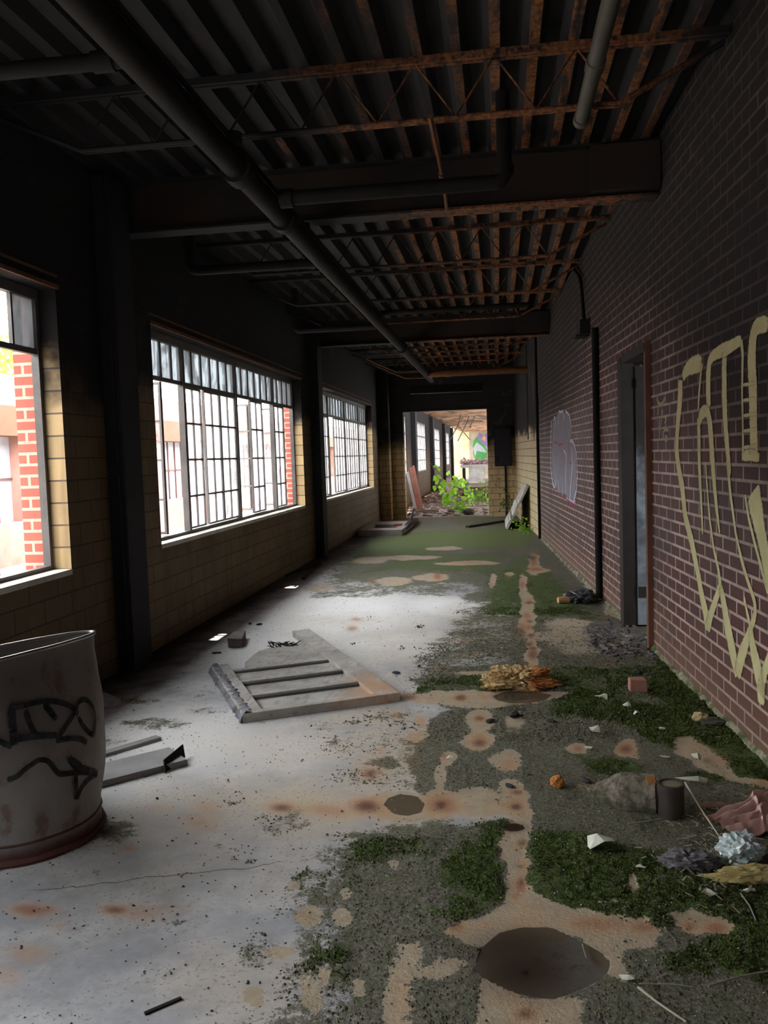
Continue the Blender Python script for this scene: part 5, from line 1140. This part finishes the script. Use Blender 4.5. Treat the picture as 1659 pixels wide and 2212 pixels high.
# moss cushions and soil crumbs as relief where they grow
near = np.nonzero((gy > 1.45) & (gy < 7.5) & (gx > -1.2))[0]
def scatter(name, weight, count, seed, kind_, mat, label, cat, smin, smax):
    w = weight[near]; rg = np.random.default_rng(seed); w = w*(1+0*w); w[w < .05] = 0
    w = w*np.clip(1.6-gy[near]*.15, .3, 1.4); pick = rg.choice(near, count, p=w/w.sum()); rb2 = random.Random(seed); m = MB()
    for i in pick:
        x = gx[i]+rb2.uniform(-.008,.008); y = gy[i]+rb2.uniform(-.008,.008)
        if x > wall_x(y)-.02: continue
        r_ = rb2.uniform(smin, smax)*(1 if y < 4 else 1.5); zz = z[i]-.001
        if kind_ == 'tuft':
            for k_ in range(3):
                a = rb2.uniform(0, 6.28); d = Vector((math.cos(a), math.sin(a), 0))*r_*.55; e = Vector((-math.sin(a), math.cos(a), 0))*r_*.5; t_ = Vector((x, y, zz+r_*rb2.uniform(.6,1.3)))+d*1.3
                m.add([Vector((x,y,zz))-e, Vector((x,y,zz))+e, t_], [(0,1,2)])
        else:
            a = rb2.uniform(0, 6.3); p = Vector((x, y, zz+r_*.3)); d = Vector((math.cos(a), math.sin(a), 0))*r_; e = Vector((-math.sin(a), math.cos(a), 0))*r_*rb2.uniform(.5,1)
            m.add([p-d-e, p+d-e*.7, p+d*.6+e, p-d*.8+e*.8, p+Vector((0,0,r_*.8))], [(0,1,4),(1,2,4),(2,3,4),(3,0,4)])
    return tag(m.build(name, mat), label, cat, kind='stuff')
nz_ = np.array([mn.noise((gx[i]*5, gy[i]*5, 2))+.6*mn.noise((gx[i]*17, gy[i]*17, 4)) for i in near]); rgd = np.zeros(NV); rgd[near] = nz_
tanfree = (1-np.clip(LAY['tan']*1.3,0,1))*(1-LAY['wet'])
scatter('moss_tufts', smooth((LAY['moss']+rgd*.8-.45)/.4)*tanfree, 30000, 5, 'tuft', leaf_mat('moss_green', (.075,.118,.014)), 'short dark green moss growing on the damp slab', 'moss', .003, .008)
scatter('soil_crumbs', smooth((LAY['cover']+rgd*.5-.3)/.5)*tanfree, 20000, 6, 'crumb', flat('dark_soil_crumbs', (.062,.054,.032), .95, c2=(.165,.148,.10), scale=60, var=.5), 'crumbly dark soil film on the right half of the slab', 'soil', .002, .0055)
# litter straws in the heap
m = MB(); rb = random.Random(5)
for i in range(240):
    p = FL(rb.gauss(1545, 65), rb.gauss(1830, 60), .012); 
    if p.x > wall_x(p.y)-.05: continue
    a = rb.uniform(0, 3.14); d = Vector((math.cos(a), math.sin(a)*1.2, rb.uniform(-.15,.35)))*rb.uniform(.008,.035); m.bar(p-d*.5+Vector((0,0,.006)), p+d*.5+Vector((0,0,.006)), rb.uniform(.002,.008), .0015)
tag(m.build('litter', flat('mixed_litter', (.30,.27,.19), .8, c2=(.07,.06,.05), scale=40, var=.5)), 'mixed dry litter around the pink and bluish bags', 'litter', kind='stuff')
# twigs
M['twig'] = flat('bleached_twig', (.50,.46,.34), .8); M['twig_d'] = flat('grey_twig', (.23,.22,.17), .8)
def twig(pts, r, label, mat='twig'):
    P_ = [FL(x, y, .008)+Vector((0,0,h)) for x, y, h in pts]; tag(MB().tube(P_, [r*(1-.5*i/len(P_)) for i in range(len(P_))], 6).build('twig', M[mat], smooth=True), label, 'twig', 'twigs on the floor')
twig([(1480,1722,.06),(1515,1768,.035),(1557,1815,.006)], .004, 'pale straw slanting down beside the pink bag')
twig([(1378,2142,.012),(1420,2170,.006),(1482,2207,0)], .0035, 'white forked twig at the bottom right')
twig([(1530,2130,0),(1600,2112,.004),(1659,2102,.006)], .0035, 'long grey twig at the lower right edge', 'twig_d')
twig([(1357,1785,.01),(1400,1780,.01),(1440,1772,.006)], .0045, 'grey stick in front of the log', 'twig_d')
twig([(1600,1930,0),(1620,1960,.004),(1634,1990,0)], .003, 'thin twig near the right edge below the yellow wrap', 'twig_d')
twig([(1380,2125,0),(1450,2128,.003),(1500,2132,0)], .002, 'fine grey twig crossing above the forked one', 'twig_d')
twig([(1258,2042,.004),(1266,2072,.004)], .002, 'tiny stick lying in the big puddle', 'twig_d')

# ------------------------------------------------------------------ plants and things past the doorway
def leaf(mb, p, d, n, s):
    d = d.normalized(); n = n.normalized(); w = d.cross(n).normalized(); n = w.cross(d)
    P_ = [p, p+d*.30*s+w*.36*s+n*.05*s, p+d*.65*s+w*.30*s+n*.03*s, p+d*1.05*s-n*.10*s, p+d*.65*s-w*.30*s+n*.03*s, p+d*.30*s-w*.36*s+n*.05*s, p+d*.5*s-n*.02*s]
    mb.add(P_, [(0,1,6),(1,2,6),(2,3,6),(3,4,6),(4,5,6),(5,0,6)])
def shrub(root, tips, label, seed, s=.12, nl=16, mat='leaf', r=.012):
    rr = random.Random(seed); t = thing('sapling', label, 'plant', tuple(root)); st_ = MB(); lv = MB()
    for tp_ in tips:
        tp_ = Vector(tp_); mid = (Vector(root)+tp_)/2+Vector((rr.uniform(-.08,.08), rr.uniform(-.1,.1), .12)); pts = [Vector(root)*(1-k_)**2+mid*2*k_*(1-k_)+tp_*k_*k_ for k_ in [i/8 for i in range(9)]]
        st_.tube(pts, [r*(1-.75*i/8) for i in range(9)], 6)
        for i in range(nl):
            k_ = .25+.75*rr.random(); p = Vector(root)*(1-k_)**2+mid*2*k_*(1-k_)+tp_*k_*k_; off_ = Vector((rr.gauss(0,.07), rr.gauss(0,.09), rr.gauss(0,.055)))
            p2 = p+off_*(1 if i else 0); leaf(lv, p2, Vector((rr.gauss(0,1), rr.gauss(0,1)-.3, -.55+rr.gauss(0,.5))), Vector((rr.gauss(0,.4), -1+rr.gauss(0,.4), .7)), s*rr.uniform(.7,1.25))
    st_.build('stem', M['twig_d'], t, smooth=True); lv.build('leaves', M[mat], t)
def PYz(px, py, y): return PY(px, py, y)
rt = FL(985,1100); Y0 = 20.3
shrub(Vector((-1.12,20.4,0)), [PY(930,998,20.4), PY(943,1018,20.3), PY(972,1018,20.4), PY(958,1040,20.1), PY(945,1052,20.0), PY(985,1035,20.5)], 'bright broad-leaved sapling in the middle of the doorway', 4, .165, 8)
shrub(Vector((-.86,20.1,0)), [PY(980,1085,20.0), PY(992,1075,20.0), PY(1000,1098,20.0), PY(985,1100,19.9)], 'low bright leafy clump on the floor inside the doorway', 7, .12, 9)
shrub(Vector((-.62,20.9,0)), [PY(1000,1040,20.8), PY(1012,1050,20.8), PY(1003,1062,20.6), PY(1018,1075,20.6), PY(990,1028,20.9)], 'finer-leaved green sapling right of the broad-leaved one', 11, .085, 16)
shrub(Vector((-.36,18.95,0)), [PY(1046,1040,18.9), PY(1066,1030,18.6) if False else PY(1044,1030,19.0), PY(1050,1050,18.95)], 'slender green shoot at the right edge of the doorway', 14, .06, 16, r=.006)
shrub(Vector((.22,18.1,0)), [PY(1080,1032,18.1), PY(1088,1075,18.0), PY(1098,1066,17.9), PY(1085,1085,18.0)], 'thin yellowish weed in front of the end wall below the cabinet', 17, .06, 12, 'leaf_dark', r=.005)
shrub(Vector((.38,14.6,0)), [PY(1122,1126,15.0), PY(1128,1134,14.6), PY(1136,1142,14.3)], 'green weeds at the foot of the yellow side wall', 19, .05, 20, 'leaf', r=.004)
# weeds far right
shrub(Vector((-.55,24.0,0)), [PY(1025,1060,24), PY(1035,1075,23.6), PY(1015,1062,24), PY(1040,1068,24)], 'dull green bush beyond the saplings', 23, .10, 14, 'leaf_dark')
# post
a = PY(971,1085,23.0); tag(MB().box((a.x-.07,22.93,0),(a.x+.07,23.07,.75)).build('steel_post', flat('mauve_brown_post', (.20,.13,.12), .7)), 'short brown post behind the broad-leaved sapling', 'post')
# leaning boards
BR = [((905,1090),(888,1010),.10),((897,1092),(880,1020),.07),((912,1088),(893,1006),.05),((900,1090),(882,1035),.05)]
for i, (b0, b1, w) in enumerate(BR):
    p0 = FL(*b0); p0 = Vector((min(p0.x,-1.95)-.0, 21.2+i*.25, 0)); p0 = Vector((PY(b0[0], b0[1], 21.2+i*.25).x, 21.2+i*.25, 0.02)); p1 = PY(b1[0], b1[1], 21.0+i*.25)
    p1.x = max(p1.x, -2.55)
    m = MB(); m.bar(p0, p1, w, .03, up=(0,-1,0)); tag(m.build('leaning_board', flat('red_brown_board', (.30,.12,.09) if i != 1 else (.34,.33,.33), .8), loc=tuple(p0)), ['widest red-brown board leaning on the far left wall', 'grey board leaning leftmost among the red-brown ones', 'narrow upright red-brown board, tallest of the leaning ones', 'short red-brown board lowest of the leaning ones'][i], 'board', 'boards leaning in the far room')
# counter with rubbish
a = PY(996,1003,27.0); b = PY(1066,1003,27.0); zt = 1.05
t = thing('metal_counter', 'grey counter in the far room, piled with rubbish', 'counter', (a.x, 27, 0))
MB().box((a.x,26.6,zt-.10),(b.x+.6,27.6,zt)).build('counter_top', flat('pale_grey_top', (.40,.38,.36), .6), t)
MB().box((a.x+.25,26.7,.45),(a.x+.75,27.5,zt-.10)).build('drawer_box', flat('light_grey_box', (.48,.47,.46), .6), t)
MB().box((a.x+.9,26.7,0),(b.x+.5,27.5,zt-.10)).build('side_panel', M['soot_steel'], t)
MB().box((a.x+.05,26.7,0),(a.x+.12,27.5,zt-.10)).build('leg', M['pipe_dark'], t)
m = MB(); rb = random.Random(9)
for i in range(380):
    x = rb.uniform(a.x, b.x+.5); p = Vector((x, rb.uniform(26.65,27.5), zt+.01+abs(rb.gauss(0,.07)))); leafv = Vector((rb.gauss(0,1),rb.gauss(0,1),rb.gauss(0,.5))).normalized()*rb.uniform(.03,.10); w = leafv.cross(Vector((rb.gauss(0,1),rb.gauss(0,1),rb.gauss(0,1)))).normalized()*.05
    m.add([p-leafv, p+w, p+leafv, p-w], [(0,1,2,3)])
tag(m.build('rubbish_heap', flat('pink_white_rubbish', (.62,.48,.44), .8, c2=(.30,.22,.30), scale=8, var=.5)), 'heap of pinkish paper rubbish on the far counter', 'rubbish', kind='stuff')
# rubble on the far floor
m = MB(); rb = random.Random(21)
for i in range(900):
    y = rb.uniform(18.9, 34); x = rb.uniform(-2.5, 0.2); r_ = rb.uniform(.01,.05)*(1 if y < 24 else 2); a_ = rb.uniform(0,3.14); d = Vector((math.cos(a_), math.sin(a_), rb.uniform(-.1,.2)))*r_*rb.uniform(1,2.5); m.bar(Vector((x,y,r_*.4))-d, Vector((x,y,r_*.4))+d, r_, r_*.6)
tag(m.build('far_rubble', flat('brown_rubble', (.13,.085,.065), .9, c2=(.10,.07,.06), scale=3, var=.5)), 'brown broken rubble covering the far room floor', 'rubble', kind='stuff')
for i, (x, y, s_) in enumerate([(975,1108,.10),(1012,1112,.16)]): crumple(FL(x, y), (s_, s_*.8, s_*.6), 60+i, flat('dark_stone_%d' % i, (.07,.05,.045), .9), 'stone', ['small dark stone on the floor under the leafy clump', 'larger black stone right of the leafy clump'][i], 'stone', 'dark stones in the doorway', freq=1.5, amp=.4, sub=3)
plank(FL(1010,1140)+Vector((0,0,0)), FL(1086,1128), .09, .04, 'dark stick lying left of the leaning white door', M['dark_wood'])
# hanging debris below the far ceiling
rb = random.Random(31)
for i in range(4):
    p = PY(1010+rb.uniform(-14,20), 925, 34+rb.uniform(-2,2)); m = MB().tube([(p.x,p.y,2.97),(p.x+rb.uniform(-.4,.4),p.y,2.5+rb.uniform(-.2,.2)),(p.x+rb.uniform(-.6,.6),p.y,2.2+rb.uniform(-.3,.3))], .02, 5)
    tag(m.build('hanging_wire', M['pipe_bare'], loc=(p.x,p.y,2.97)), 'grey wire dangling from the far ceiling above the counter', 'wire', 'wires dangling from the far ceiling')
